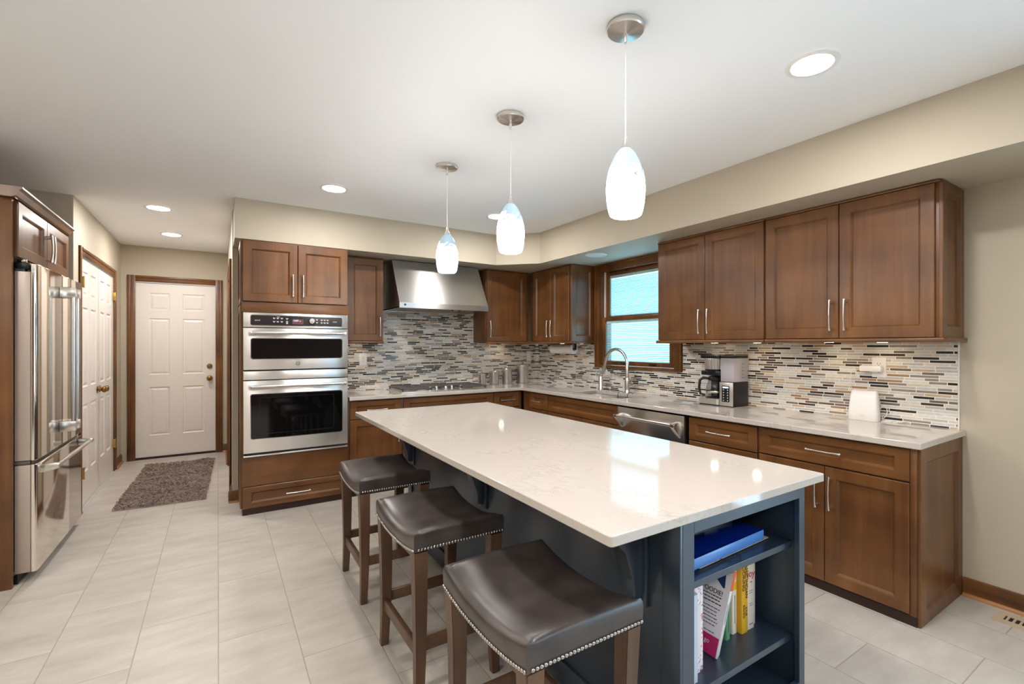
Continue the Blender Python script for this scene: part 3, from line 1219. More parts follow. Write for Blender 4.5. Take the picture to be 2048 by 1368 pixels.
# tall oven cabinet
TW = .822
t = thing('oven_cabinet', 'tall brown cabinet holding the two built-in steel ovens', 'cabinet', (-3.302, -.615, 0), CABG, 0, local=True)
mb = MB()
mb.box(0, .02, 0, .6, .055, 2.248)
mb.box(TW - .02, TW, 0, .6, .055, 2.248)
mb.box(.02, TW - .02, .55, .6, .055, 2.248)
mb.box(.02, TW - .02, 0, .55, 1.655, 1.74)
mb.box(.02, TW - .02, 0, .55, .225, .47)
mb.box(.02, TW - .02, 0, .55, 2.23, 2.248)
mb.box(.02, TW - .02, 0, .55, .055, .07)
mb.box(.02, TW - .02, .02, .04, 1.74, 2.23)
mb.box(.02, TW - .02, .02, .04, .07, .225)
mb.build('cabinet_body', 'cab', t, smooth=0)
B(0, TW, -.019, 0, 1.655, 1.736, .001).build('top_rail', 'cab_h', t)
B(0, TW, -.019, 0, .232, .473, .001).build('lower_rail', 'cab_h', t)
door(t, .006, .409, 1.745, 2.236, .372, .142 + 1.745)
door(t, .413, .816, 1.745, 2.236, .45, .142 + 1.745)
door(t, .006, .816, .052, .226, drawer=True)
B(.008, TW - .008, -.012, .03, 0, .05).build('toe_kick', 'toe', t)
mt = Matrix.Translation((0, .6, .055)) @ Matrix.Rotation(R(-90), 4, 'Z')
for z0, z1 in ((0, 1.66), (1.67, 2.19)):
    MB().shaker(.6, z1 - z0, .01, .05, None, Matrix.Translation((0, 0, z0)) @ mt).build('end_panel', 'cab', t, smooth=20)

# base cabinets, back wall
BZ = .878


def base(label, loc, rotz, w, d, extra=None):
    r = thing('base_cabinet', label, 'cabinet', loc, CABG, rotz, local=True)
    B(0, w, 0, d, .05, BZ, .001).build('cabinet_body', 'cab', r)
    B(.0, w, -.006, .02, 0, .05).build('toe_kick', 'toe', r)
    return r


b1 = base('base cabinet with drawer over door, just right of the tall ovens', (-2.474, -.6, 0), 0, .49, .585)
door(b1, .012, .486, .705, .866, drawer=True)
door(b1, .012, .486, .055, .698, .452, .56)
b2 = base('wide base cabinet with drawers directly under the gas cooktop', (-1.980, -.6, 0), 0, .99, .585)
door(b2, .012, .984, .705, .866, drawer=True, handle=False)
f = b2.children[-1]
add_handle(f, .24, .765, -.021, True)
add_handle(f, .75, .765, -.021, True)
door(b2, .012, .984, .385, .698, drawer=True)
door(b2, .012, .984, .055, .378, drawer=True)
b3 = base('narrow drawer base cabinet in the corner, right of the cooktop', (-.986, -.6, 0), 0, .365, .585)
door(b3, .012, .325, .705, .866, drawer=True)
door(b3, .012, .325, .055, .698, .05, .56)
# base cabinets, right wall
b4 = base('narrow drawer base cabinet between the corner and the sink', (-.6, -.622, 0), NX, .497, .585)
door(b4, .152, .493, .705, .866, drawer=True)
door(b4, .152, .493, .055, .698, .455, .56)
b5 = thing('sink_cabinet', 'base cabinet with wide false drawer front under the sink', 'cabinet', (-.6, -1.121, 0), CABG, NX, local=True)
mb = MB()
mb.box(0, 1.044, 0, .585, .05, .66)
mb.box(0, .018, 0, .585, .66, BZ)
mb.box(1.026, 1.044, 0, .585, .66, BZ)
mb.box(.018, 1.026, 0, .02, .66, BZ)
mb.build('cabinet_body', 'cab', b5, smooth=0)
B(0, 1.044, -.006, .02, 0, .05).build('toe_kick', 'toe', b5)
door(b5, .006, 1.038, .705, .866, drawer=True, handle=False)
door(b5, .006, .52, .055, .698, .485, .56)
door(b5, .524, 1.038, .055, .698, .56, .56)
b6 = base('three-drawer base cabinet between the dishwasher and the two-door cabinet', (-.6, -2.885, 0), NX, .539, .585)
door(b6, .008, .532, .705, .866, drawer=True)
door(b6, .008, .532, .385, .698, drawer=True)
door(b6, .008, .532, .055, .378, drawer=True)
b7 = base('two-door base cabinet with one wide drawer and panelled end at the counter end', (-.6, -3.426, 0), NX, .818, .585)
door(b7, .006, .79, .712, .872, drawer=True)
door(b7, .006, .392, .058, .704, .358, .565)
door(b7, .396, .79, .058, .704, .43, .565)
end_panel(b7, .818, .6, 0, BZ, t=.014, stile=.07)
B(.79, .818, -.012, .0, .05, BZ, .003).build('corner_stile', 'cab', b7)

# over-fridge cabinet with its tall side panel
PX = R(90)
fc = thing('fridge_surround', 'brown cabinet above the refrigerator with tall side panel and crown', 'cabinet', (-4.44, -1.235, 0), CABG, PX, local=True)
B(.002, 1.12, 0, .62, 1.895, 2.235, .001).build('cabinet_body', 'cab', fc)
B(-.028, -.001, -.003, .755, 0, 2.235, .001).build('side_panel', 'cab', fc)
door(fc, .012, .562, 1.897, 2.215, .47, 2.03, stile=.062)
door(fc, .566, 1.115, 1.897, 2.215, .566 + .03, 2.03, stile=.062)
f_ = [c for c in fc.children if c.name.startswith('cabinet_door')]
f_[0].children[0].location.x = .532
prof = [(-.012, 2.222), (-.03, 2.232), (-.04, 2.262), (-.056, 2.272), (-.056, 2.282), (.04, 2.282), (.04, 2.222)]
mb = MB().prism(prof, 'x', -.07, 1.125)
mb.prism([(-.012 - .028, 2.222), (-.04 - .028, 2.262), (-.056 - .012, 2.272), (-.056 - .012, 2.282), (.0, 2.282), (.0, 2.222)], 'y', -.02, .755)
mb.build('crown_moulding', 'cab_h', fc)

# ------------------------------------------------------------------ worktops
mb = MB()
CT0, CT1 = .881, .914
mb.grid_slab([-2.472, -.65, -.505, -.165, -.0015], [-4.272, -2.07, -1.36, -.65, -.0015],
             lambda x, y: (y > -.65 or x > -.65) and not (-.505 < x < -.165 and -2.07 < y < -1.36), CT0, CT1)
props(mb.build('worktop', 'quartz', bevel=.004), 'L-shaped white quartz worktop running along both tiled walls', 'worktop')
IX0, IX1, IY0, IY1 = -2.654, -1.5955, -4.284, -1.645
mb = MB().rrect(IX0, IX1, IY0, IY1, .8855, .914, .012, axis='z')
props(mb.build('island_worktop', 'quartz', bevel=.003), 'large white quartz slab lying on the dark kitchen island', 'worktop')

# ------------------------------------------------------------------ island
isl = thing('kitchen_island', 'dark navy kitchen island with open bookshelves in its near end', 'island', (-1.93, -2.95, 0))
bx0, bx1, by0, by1 = -2.285, -1.575, -4.2, -1.72
mb = MB()
mb.box(bx0, bx1, -3.86, by1, .06, .884)              # closed part
mb.box(bx0, bx0 + .02, -4.18, -3.86, .0, .884)
mb.box(bx1 - .02, bx1, -4.18, -3.86, .0, .884)
mb.box(bx0 + .02, bx1 - .02, -4.18, -3.86, .862, .884)
mb.box(bx0 + .02, bx1 - .02, -4.17, -3.86, .0, .07)
mb.box(bx0 + .03, bx1 - .03, -3.86, by1 + .05, 0, .06)
mb.build('island_body', 'island', isl, smooth=0)
mb = MB()
mb.box(bx0, bx0 + .055, by0, -4.18, 0, .884, .0015)
mb.box(bx1 - .038, bx1, by0, -4.18, 0, .884, .0015)
mb.box(bx0 + .055, bx1 - .038, by0, -4.18, .803, .884, .0015)
mb.box(bx0 + .055, bx1 - .038, by0, -4.18, 0, .1, .0015)
mb.build('face_frame', 'island', isl, smooth=20)
for z in (.625, .265):
    B(bx0 + .021, bx1 - .021, -4.162, -3.862, z - .024, z, .0015).build('shelf', 'island', isl, smooth=20)
mb = B(bx0 - .012, bx0, -4.2, -4.13, .0, .884, .002)
mb.box(bx0 - .012, bx0, by1 - .07, by1, .0, .884, .002)
mb.box(bx0 - .012, bx0, -4.13, by1 - .07, .0, .1, .002)
mb.build('side_trim', 'island', isl)
for y in (-4.02, -2.9, -1.8):
    prof = [(bx0, .884), (bx0 - .27, .884), (bx0 - .27, .865), (bx0 - .255, .85), (bx0 - .17, .80), (bx0 - .09, .72), (bx0 - .055, .62), (bx0 - .05, .56), (bx0, .55)]
    c = MB().prism(prof, 'y', y - .03, y + .03, .002).build('corbel', 'island', isl)
    B(bx0 - .016, bx0, y - .045, y + .045, .53, .884, .003).build('back_plate', 'island', c)

# things on the island shelves
def book(name, label, cat, x0, x1, y0, depth, z, h, mat, group=None, r=.003):
    root = thing(name, label, cat, ((x0 + x1) / 2, y0 + depth / 2, z), group)
    mb = MB().rrect(x0, x1, y0 - .0, y0 + depth, z, z + h, min(.006, (x1 - x0) / 3), axis='z', n=3)
    mb.build('cover', mat, root)
    B(x0 + .002, x1 - .002, y0 + .004, y0 + depth - .003, z + h, z + h + .0006).build('pages', 'paper', root)
    return root


BG = 'cookbooks on the island shelf'
SZ = .2655
book('binder', 'pale blue binder at the far left of the island shelf row', 'binder', -2.166, -2.126, -4.135, .26, SZ, .292, 'pale_blue', BG)
b = book('notebook', 'white notebook with pink floral spine beside the pale blue binder', 'notebook', -2.112, -2.078, -4.108, .23, SZ, .302, 'floral', BG)
B(-2.109, -2.081, -4.1095, -4.108, SZ + .06, SZ + .235).build('spine_label', 'cover', b)
b = book('notebook', 'thin white notebook with pink floral edge, second in the shelf row', 'notebook', -2.076, -2.058, -4.104, .22, SZ, .30, 'floral', BG)
for k in range(3):
    hh = .312 - .004 * k
    root = thing('magazine', ['leaning magazine with printed white cover and magenta block, front one', 'leaning white magazine with orange spine top, middle one of three', 'leaning white magazine with orange spine top, rightmost of three'][k], 'magazine', (-1.984 + .0105 * k, -4.10 + .004 * k, SZ), BG, local=True)
    root.rotation_euler = (0, R(20.5), 0)
    B(0, .009, 0, .215, .0035, hh, .0008).build('pages', 'cover', root)
    B(.0003, .0087, -.0006, .0, hh - .075, hh - .004).build('spine_band', 'orange', root)
    printed('ink', root, [(.0038, .0058, .12 + .006 * q_, .1245 + .006 * q_) for q_ in range(12)], 'y', 0)
    if k == 0:
        B(-.0006, 0, .004, .21, .004, .068).build('cover_block', 'magenta', root)
        MB().prism([(.03, hh - .004), (.13, hh - .004), (.03, hh - .075), (.022, hh - .075)], 'x', -.0006, 0).build('cover_emblem', 'navy_print', root)
        lettering('LE FOODIE!', .023, 'ink', root, (-.0008, .024, .214), (0, -1, 0), (0, 0, 1), 'RIGHT')
        lettering('e', .04, 'print_white', root, (-.0009, .055, hh - .03), (0, -1, 0), (0, 0, 1))
        rr_ = random.Random(3)
        rows = []
        for q_ in range(12):
            zz = .200 - q_ * .0115 - (.006 if q_ > 2 else 0) - (.012 if q_ > 8 else 0)
            hgt = .0036 if q_ < 3 else .0026
            y_ = .022 + rr_.random() * .02
            end = .12 + rr_.random() * .06
            while y_ < end:
                wd = .005 + rr_.random() * .011
                rows.append((y_, y_ + wd, zz - hgt, zz))
                y_ += wd + .0022
        printed('ink', root, rows, 'x', 0)
        lettering('go', .022, 'print_white', root, (-.0009, .05, .045), (0, -1, 0), (0, 0, 1))
b = book('book', 'green spined paperback half hidden behind the leaning magazines', 'book', -1.856, -1.83, -4.053, .17, SZ, .235, 'green_book', BG)
printed('ink', b, [(-1.8445, -1.8415, SZ + .03 + .006 * q_, SZ + .0345 + .006 * q_) for q_ in range(22)], 'y', -4.053)
b = book('book', 'slim cream book with black and yellow marks, left of the yellow cookbook', 'book', -1.802, -1.772, -4.043, .17, SZ, .26, 'cream_book', BG)
B(-1.799, -1.775, -4.0436, -4.043, SZ + .17, SZ + .20).build('spine_band', 'yellow_book', b)
printed('ink', b, [(-1.7895, -1.7855, SZ + .04 + .0065 * q_, SZ + .045 + .0065 * q_) for q_ in range(17)], 'y', -4.043)
b = book('book', 'thick yellow cookbook with black spine lettering', 'book', -1.770, -1.729, -4.062, .19, SZ, .325, 'yellow_book', BG)
lettering('CLASSIC INDIAN', .021, 'ink', b, (-1.741, -4.0626, SZ + .212), (0, 0, -1), (1, 0, 0))
lettering('COOKING', .024, 'ink', b, (-1.759, -4.0626, SZ + .222), (0, 0, -1), (1, 0, 0))
lettering('JULIE', .016, 'ink', b, (-1.742, -4.0626, SZ + .082), (0, 0, -1), (1, 0, 0))
lettering('SAHNI', .018, 'ink', b, (-1.758, -4.0626, SZ + .085), (0, 0, -1), (1, 0, 0))
b = book('book', 'thick ivory cookbook with red script on its spine', 'book', -1.726, -1.680, -4.058, .19, SZ, .33, 'joy_book', BG)
lettering('joy', .040, 'red_ink', b, (-1.7035, -4.0586, SZ + .218), (1, 0, -.12), (.12, 0, 1))
printed('red_ink', b, [(-1.709, -1.697, SZ + .183, SZ + .187)], 'y', -4.058)
printed('ink', b, [(-1.716, -1.69, SZ + .150, SZ + .1515), (-1.716, -1.692, SZ + .142, SZ + .1435)], 'y', -4.058)
printed('ink', b, [(-1.714, -1.694, SZ + .10, SZ + .1015), (-1.714, -1.69, SZ + .092, SZ + .0935)], 'y', -4.058)
printed('ink', b, [(-1.716, -1.69, SZ + .018, SZ + .0205)], 'y', -4.058)
book('book', 'thin white book at the right end of the island shelf row', 'book', -1.676, -1.652, -4.046, .18, SZ, .325, 'cover', BG)
# folder on the upper shelf
z = .6258
f = thing('folder', 'thick blue plastic expanding folder lying on the upper island shelf', 'folder', (-1.9, -3.99, z))
sk = Matrix.Translation((-1.9, -4.12, 0)) @ Matrix.Rotation(R(2.5), 4, 'Z')
mb = B(-.30, .2, .01, .22, z + .010, z + .044, .003, mat=sk)
mb.build('folder_body', 'blue_plastic', f)
mb = B(-.30, .2, .001, .012, z + .010, z + .048, .004, mat=sk)
mb.build('folded_edge', 'clear_blue', f)
B(-.30, .2, .003, .135, z + .044, z + .048, .0015, mat=sk).build('flap', 'blue_plastic', f)
B(-.30, .2, .1345, .1365, z + .0445, z + .0505, mat=sk).build('flap_trim', 'print_white', f)
B(.03, .12, .15, .152, z + .044, z + .066, mat=sk).build('label_tab', 'grey_card', f)
B(-.2, .245, .008, .15, z + .003, z + .0055, mat=sk).build('papers', 'card', f)
B(-.29, .19, .012, .2, z + .0058, z + .0102, mat=sk).build('back_cover', 'navy_print', f)
mb = MB().tube([(-1.98, -4.115, z + .006), (-1.965, -4.145, z + .003), (-1.925, -4.158, z + .003), (-1.895, -4.14, z + .003), (-1.90, -4.115, z + .006)], .0012, 8)
mb.build('elastic_cord', 'black', f)

# ------------------------------------------------------------------ stools
def seat_z(u, v):
    """saddle surface; u along the long side -1..1, v across -1..1"""
    return .648 + .040 * abs(u) ** 2.2 - .006 * v * v


def make_stool():
    L, W = .500, .388
    root = thing('bar_stool', 'dark leather saddle stool', 'stool', (0, 0, 0), 'leather stools along the island', local=True)
    b = bmesh.new()
    nu, nv = 22, 14

    def edge_round(a):
        return a
    top = []
    for i in range(nu + 1):
        row = []
        for j in range(nv + 1):
            u = -1 + 2 * i / nu
            v = -1 + 2 * j / nv
            # pull the boundary in and down for a padded edge
            e = max(abs(u) ** 14, abs(v) ** 11)
            row.append(b.verts.new((v * W / 2 * (1 - .012 * e), u * L / 2 * (1 - .010 * e), seat_z(u, v) - .014 * e)))
        top.append(row)
    for i in range(nu):
        for j in range(nv):
            b.faces.new((top[i][j], top[i][j + 1], top[i + 1][j + 1], top[i + 1][j]))
    loop = [top[0][j] for j in range(nv + 1)] + [top[i][nv] for i in range(1, nu + 1)] + [top[nu][j] for j in range(nv - 1, -1, -1)] + [top[i][0] for i in range(nu - 1, 0, -1)]

    def bottom(x, y):
        return .572 + .026 * abs(y / (L / 2)) ** 2.2

    prev = loop
    for f, out in ((.12, 1.010), (.35, 1.016), (.7, 1.012), (1.0, 1.006)):
        ring = []
        for v0 in loop:
            zb = bottom(v0.co.x, v0.co.y)
            ring.append(b.verts.new((v0.co.x * out * 1.012, v0.co.y * out * 1.008, v0.co.z * (1 - f) + zb * f)))
        for i in range(len(loop)):
            j = (i + 1) % len(loop)
            b.faces.new((prev[i], prev[j], ring[j], ring[i]))
        prev = ring
    b.faces.new(prev[::-1])
    bmesh.ops.recalc_face_normals(b, faces=b.faces[:])
    seat = MB()._merge(b).build('seat', 'leather', root, smooth=60)
    mb = MB()
    for sx in (-1, 1):
        for sy in (-1, 1):
            x, y = sx * (W / 2 + .0005), sy * (L / 2 + .0005)
            mb.tube([(x, y, .602), (x * .999, y * .999, .652)], .0011, 6)
    mb.build('corner_seam', 'seam', seat)
    # nailheads: one mesh, copied
    nm = MB().lathe([(.0056, 0), (.0051, .0016), (.0034, .003), (.0008, .0036)], seg=10)
    nail = nm.build('nailhead', 'nail', seat)
    spots = []
    nlong, nshort = 40, 31
    for k in range(nlong):
        y = -L / 2 + .004 + (L - .008) * k / (nlong - 1)
        spots.append(((-W / 2 * 1.018, y, bottom(0, y) + .0065), R(-90)))
    for k in range(1, nshort):
        x = -W / 2 + .004 + (W - .008) * k / (nshort - 1)
        spots.append(((x, -L / 2 * 1.014, bottom(0, L / 2) + .0065), 0))
    for i, (p, az) in enumerate(spots):
        o = nail if i == 0 else nail.copy()
        if i:
            COL.objects.link(o)
        o.location = p
        o.rotation_euler = (R(90), 0, az)
    mb = MB()
    for k in range(nlong):
        y = -L / 2 + .004 + (L - .008) * k / (nlong - 1)
        mb.lathe([(.0056, 0), (.0051, .0016), (.0008, .0036)], (W / 2 * 1.018, y, bottom(0, y) + .0065), 'x', 8)
    for k in range(nshort):
        x = -W / 2 + .004 + (W - .008) * k / (nshort - 1)
        mb.lathe([(.0056, 0), (.0051, .0016), (.0008, .0036)], (x, L / 2 * 1.014, bottom(0, L / 2) + .0065), 'y', 8)
    props(mb.build('nailhead_row', 'nail', seat), kind='stuff')
    # legs: square, tapering to the floor and curving slightly outward
    for sx in (-1, 1):
        for sy in (-1, 1):
            b = bmesh.new()
            rings = []
            for z, hw, off in ((0, .017, .002), (.18, .0205, -.004), (.42, .0245, -.004), (.592, .027, 0)):
                cx, cy = sx * (W / 2 - .028 + off), sy * (L / 2 - .028 + off)
                rings.append([b.verts.new((cx + ax * hw, cy + ay * hw, z)) for ax, ay in ((-1, -1), (1, -1), (1, 1), (-1, 1))])
            for a_, c_ in zip(rings, rings[1:]):
                for i in range(4):
                    b.faces.new((a_[i], a_[(i + 1) % 4], c_[(i + 1) % 4], c_[i]))
            b.faces.new(rings[0][::-1])
            b.faces.new(rings[-1])
            bmesh.ops.recalc_face_normals(b, faces=b.faces[:])
            bmesh.ops.bevel(b, geom=[e for e in b.edges if abs(e.verts[0].co.z - e.verts[1].co.z) > .05], offset=.003, segments=2, affect='EDGES')
            MB()._merge(b).build('leg', 'stool_wood', root, smooth=40)
    lx, ly = W / 2 - .03, L / 2 - .03
    for sx in (-1, 1):
        B(sx * lx - .011, sx * lx + .011, -ly + .015, ly - .015, .168, .216, .003).build('stretcher', 'stool_wood', root)
    for sy in (-1, 1):
        B(-lx + .015, lx - .015, sy * ly - .010, sy * ly + .010, .196, .244, .003).build('stretcher', 'stool_wood', root)
    mb = MB()
    for sx in (-1, 1):
        mb.box(sx * lx - .009, sx * lx + .009, -ly, ly, .545, .572)
    mb.build('apron', 'stool_wood', root)
    return root


s0 = make_stool()
for i, ((x, y, a), lab) in enumerate(zip(((-2.652, -3.948, 0), (-2.648, -3.146, .5), (-2.640, -2.292, -.5)),
                                  ('dark leather saddle stool with nailheads, nearest the camera at the island',
                                   'dark leather saddle stool, middle one of three at the island',
                                   'dark leather saddle stool at the far end of the island, near the ovens'))):
    s = s0 if i == 0 else copy_tree(s0)
    s.location = (x, y, 0)
    s.rotation_euler = (0, 0, R(a))
    s['label'] = lab

# ------------------------------------------------------------------ ovens
ox0, ox1, oy = -3.291, -2.489, -.640
ov = thing('speed_oven', 'upper built-in steel oven with black control strip and round dial', 'oven', (-2.89, -.35, 1.09))
B(ox0 + .02, ox1 - .02, oy + .012, -.1, 1.18, 1.64).build('oven_chassis', 'iron', ov)
cp = B(ox0, ox1, oy - .012, oy + .012, 1.532, 1.652, .003).build('control_panel', 'steel', ov)
MB().rrect(ox0 + .052, ox1 - .048, 1.550, 1.630, oy - .0135, oy, .012).build('control_glass', 'panel_glass', cp)
MB().rframe(ox0 + .048, ox1 - .044, 1.546, 1.634, .0045, oy - .014, oy, .014).build('control_bezel', 'chrome', cp)
MB().rrect(-2.935, -2.85, 1.562, 1.606, oy - .0142, oy - .013, .002).build('display', 'display', cp)
lettering('12:07', .019, 'digits', cp, (-2.91, oy - .0144, 1.592), (1, 0, 0), (0, 0, 1))
lettering('PM', .009, 'digits', cp, (-2.877, oy - .0144, 1.588), (1, 0, 0), (0, 0, 1))
MB().lathe([(.030, 0), (.030, -.004), (.027, -.006)], (-2.785, oy - .012, 1.587), 'y', 28).build('dial_ring', 'black', cp)
MB().lathe([(.024, 0), (.023, -.02), (.02, -.024)], (-2.785, oy - .016, 1.592), 'y', 28).build('dial', 'chrome', cp)
lettering('speed', .017, 'print_white', cp, (-3.193, oy - .0142, 1.590), (1, 0, 0), (0, 0, 1))
lettering('oven', .017, 'print_white', cp, (-2.597, oy - .0142, 1.590), (1, 0, 0), (0, 0, 1))
pr = []
for xx, zz in ((-3.072, 1.608), (-3.045, 1.608), (-3.015, 1.608), (-3.072, 1.580), (-3.045, 1.580), (-3.015, 1.580), (-2.976, 1.606), (-2.976, 1.582), (-2.976, 1.568),
               (-2.744, 1.604), (-2.744, 1.580), (-2.706, 1.602), (-2.682, 1.602), (-2.658, 1.602), (-2.706, 1.578), (-2.682, 1.578), (-2.658, 1.578)):
    pr += [(xx - .009, xx + .009, zz + .001, zz + .005), (xx - .006, xx + .006, zz - .005, zz - .001)]
pr.append((-3.052, -3.030, 1.619, 1.622))
for q0, q1 in ((-3.1, -3.0), (-2.99, -2.95), (-2.76, -2.73), (-2.72, -2.64)):
    printed('print_white', cp, [r_ for r_ in pr if q0 < (r_[0] + r_[1]) / 2 < q1], 'y', oy - .0136)
dr = B(ox0, ox1, oy - .016, oy + .010, 1.183, 1.526, .004).build('oven_door', 'steel', ov)
MB().rrect(ox0 + .055, ox1 - .050, 1.274, 1.438, oy - .0175, oy, .014).build('oven_window', 'black_glass', dr)
MB().rframe(ox0 + .050, ox1 - .045, 1.269, 1.443, .005, oy - .0185, oy, .017).build('window_bezel', 'chrome', dr)


def bar_handle(parent, x0, x1, y, z, r=.0125):
    mb = MB().cyl((x0, y - .052, z), (x1, y - .052, z), r, r, 20)
    mb.build('handle', 'nickel', parent)
    for xx in (x0 + .012, x1 - .012):
        mb = MB().prism([(y, z - .022), (y, z + .012), (y - .045, z + r + .003), (y - .066, z + r), (y - .066, z - r), (y - .045, z - r - .003)], 'x', xx - .011, xx + .011, .002)
        mb.build('handle_bracket', 'nickel', parent)


bar_handle(dr, -3.258, -2.512, oy - .016, 1.487)
bd = MB().lathe([(.0165, 0), (.0165, -.002)], (-2.893, oy - .016, 1.228), 'y', 28).build('maker_emblem', 'nickel', dr)
MB().lathe([(.0165, -.0019), (.0165, -.0032), (.0128, -.0032), (.0128, -.0019)], (-2.893, oy - .016, 1.228), 'y', 28, cap=False).build('emblem_ring', 'iron', bd)
mb = MB()
for k in range(3):
    q = [(-2.893 + .0085 * math.cos(a) * math.sin(2 * a + k), oy - .0185, 1.228 + .0085 * math.sin(a) * math.cos(a + k)) for a in [i * .52 for i in range(7)]]
    mb.tube(q, .0008, 6)
mb.build('emblem_script', 'iron', bd)
B(ox0, ox1, oy - .010, oy + .012, 1.101, 1.172, .003).build('vent_trim', 'steel', ov)
B(ox0 + .06, ox1 - .06, oy - .004, oy + .011, 1.1715, 1.1835).build('vent_slot', 'dark_hole', ov)

ov = thing('wall_oven', 'large built-in steel oven below the speed oven, glass door window', 'oven', (-2.89, -.35, .475))
B(ox0 + .02, ox1 - .02, oy + .012, -.1, .49, 1.09).build('oven_chassis', 'iron', ov)
dr = B(ox0, ox1, oy - .016, oy + .010, .505, 1.094, .004).build('oven_door', 'steel', ov)
MB().rrect(ox0 + .052, ox1 - .050, .620, .982, oy - .0175, oy, .014).build('oven_window', 'black_glass', dr)
MB().rframe(ox0 + .047, ox1 - .045, .615, .987, .005, oy - .0185, oy, .017).build('window_bezel', 'chrome', dr)
MB().rframe(ox0 + .115, ox1 - .115, .655, .955, .003, oy - .0179, oy - .0174, .014).build('inner_window_line', 'panel_glass', dr)
bar_handle(dr, -3.258, -2.512, oy - .016, 1.048)
B(ox0 + .02, ox1 - .02, oy - .012, oy + .01, .488, .504).build('vent_slot', 'dark_hole', ov)
B(ox0, ox1, oy - .014, oy + .012, .474, .487, .002).build('bottom_trim', 'steel', ov)

# ------------------------------------------------------------------ range hood
hd = thing('range_hood', 'slanted stainless steel range hood above the gas cooktop', 'range hood', (-1.518, -.3, 1.745))
hx0, hx1 = -2.0, -1.036
mb = MB().prism([(-.012, 1.76), (-.012, 2.245), (-.35, 2.245), (-.597, 1.80), (-.597, 1.76)], 'x', hx0, hx1)
mb.build('hood_body', 'steel', hd, smooth=0, bevel=.003)
mb = MB().prism([(-.585, 1.748), (-.599, 1.748), (-.599, 1.802), (-.597, 1.806), (-.585, 1.806)], 'x', hx0 - .001, hx1 + .001)
mb.build('front_lip', 'steel', hd, smooth=0, bevel=.002)
mb = MB()
mb.box(hx0, hx0 + .012, -.59, -.012, 1.748, 1.762)
mb.box(hx1 - .012, hx1, -.59, -.012, 1.748, 1.762)
mb.box(hx0 + .012, hx1 - .012, -.03, -.012, 1.748, 1.762)
mb.build('lower_rim', 'steel', hd, smooth=0)
for k in range(3):
    x = hx0 + .03 + k * .303
    mb = B(x, x + .295, -.56, -.06, 1.752, 1.758)
    for j in range(9):
        mb.box(x + .02 + j * .03, x + .032 + j * .03, -.55, -.07, 1.748, 1.752)
    mb.build('baffle_filter', 'steel_y', hd, smooth=0)
for x in (-1.44, -1.36):
    MB().lathe([(.012, 0), (.011, -.012)], (x, -.575, 1.748), 'z', 16).build('control_knob', 'black', hd)
MB().rrect(-1.955, -1.937, 1.770, 1.788, -.6005, -.598, .002).build('maker_emblem', 'panel_glass', hd)

# ------------------------------------------------------------------ gas cooktop
ck = thing('gas_cooktop', 'gas cooktop with black iron grates and five knobs in the worktop', 'cooktop', (-1.49, -.32, .9145))
cx0, cx1, cy0, cy1 = -1.975, -1.0, -.572, -.06
MB().rrect(cx0, cx1, cy0, cy1, .9143, .924, .012, axis='z', bev=.002).build('cooktop_base', 'steel', ck)
gw = (cx1 - cx0 - .04) / 3
for k in range(3):
    gx0 = cx0 + .02 + k * gw
    gx1 = gx0 + gw - .006
    gy0 = cy0 + (.03 if k != 1 else .16)
    gy1 = cy1 - .03
    g = MB()
    for a in (gx0, gx1 - .014):
        g.box(a, a + .014, gy0, gy1, .938, .956, .003)
    for a in (gy0, gy1 - .014):
        g.box(gx0, gx1, a, a + .014, .938, .956, .003)
    g.box((gx0 + gx1) / 2 - .006, (gx0 + gx1) / 2 + .006, gy0, gy1, .942, .956, .002)
    for f in (.27, .5, .73):
        yy = gy0 + (gy1 - gy0) * f
        g.box(gx0, gx1, yy - .006, yy + .006, .942, .956, .002)
    for a in (gx0 + .004, gx1 - .016):
        for c in (gy0 + .004, gy1 - .016):
            g.box(a, a + .012, c, c + .012, .9242, .94)
    g.build('grate', 'iron', ck)
    for f in ((.28, .75) if k != 1 else (.5,)):
        yy = gy0 + (gy1 - gy0) * f
        r = .034 if k != 1 else .048
        MB().lathe([(r + .012, .924), (r + .010, .929), (r, .930), (r, .937), (r - .006, .939)], ((gx0 + gx1) / 2, yy, 0), 'z', 24).build('burner', 'iron', ck)
for k in range(5):
    x = -1.66 + k * .085
    y = cy0 + .055 + (.04 if k % 2 else 0)
    kb = MB().lathe([(.022, .924), (.021, .932), (.016, .934), (.015, .956), (.012, .960)], (x, y, 0), 'z', 20).build('control_knob', 'nickel', ck)
    B(x - .004, x + .004, y - .017, y + .017, .9565, .966, .002).build('grip', 'chrome', kb)

# ------------------------------------------------------------------ dishwasher
dw = thing('dishwasher', 'stainless steel dishwasher with towel-bar handle below the worktop', 'dishwasher', (-.35, -2.525, 0))
B(-.60, -.03, -2.868, -2.175, .05, .865).build('dishwasher_body', 'black', dw)
dp = B(-.638, -.60, -2.866, -2.176, .065, .868, .003).build('door_panel', 'steel_y', dw)
B(-.60, -.58, -2.87, -2.172, 0, .06).build('toe_kick', 'black', dw)
MB().cyl((-.705, -2.842, .800), (-.705, -2.20, .800), .0125, .0125, 20).build('handle', 'nickel', dp)
for y in (-2.225, -2.818):
    MB().prism([(-.638, .700), (-.638, .822), (-.66, .822), (-.69, .815), (-.718, .812), (-.718, .788)], 'y', y - .016, y + .016, .002).build('handle_bracket', 'nickel', dp)

# ------------------------------------------------------------------ refrigerator
fr = thing('refrigerator', 'stainless french-door refrigerator with bottom freezer drawer at the left', 'refrigerator', (-4.75, -.68, 0))
fy0, fy1, fx = -1.218, -.125, -4.345
B(-5.12, -4.445, fy0 + .008, fy1 - .008, .05, 1.80, .004).build('cabinet_shell', 'fridge_side', fr)
B(-5.1, -4.43, fy0 + .02, fy1 - .02, .0, .05).build('toe_grille', 'black', fr)


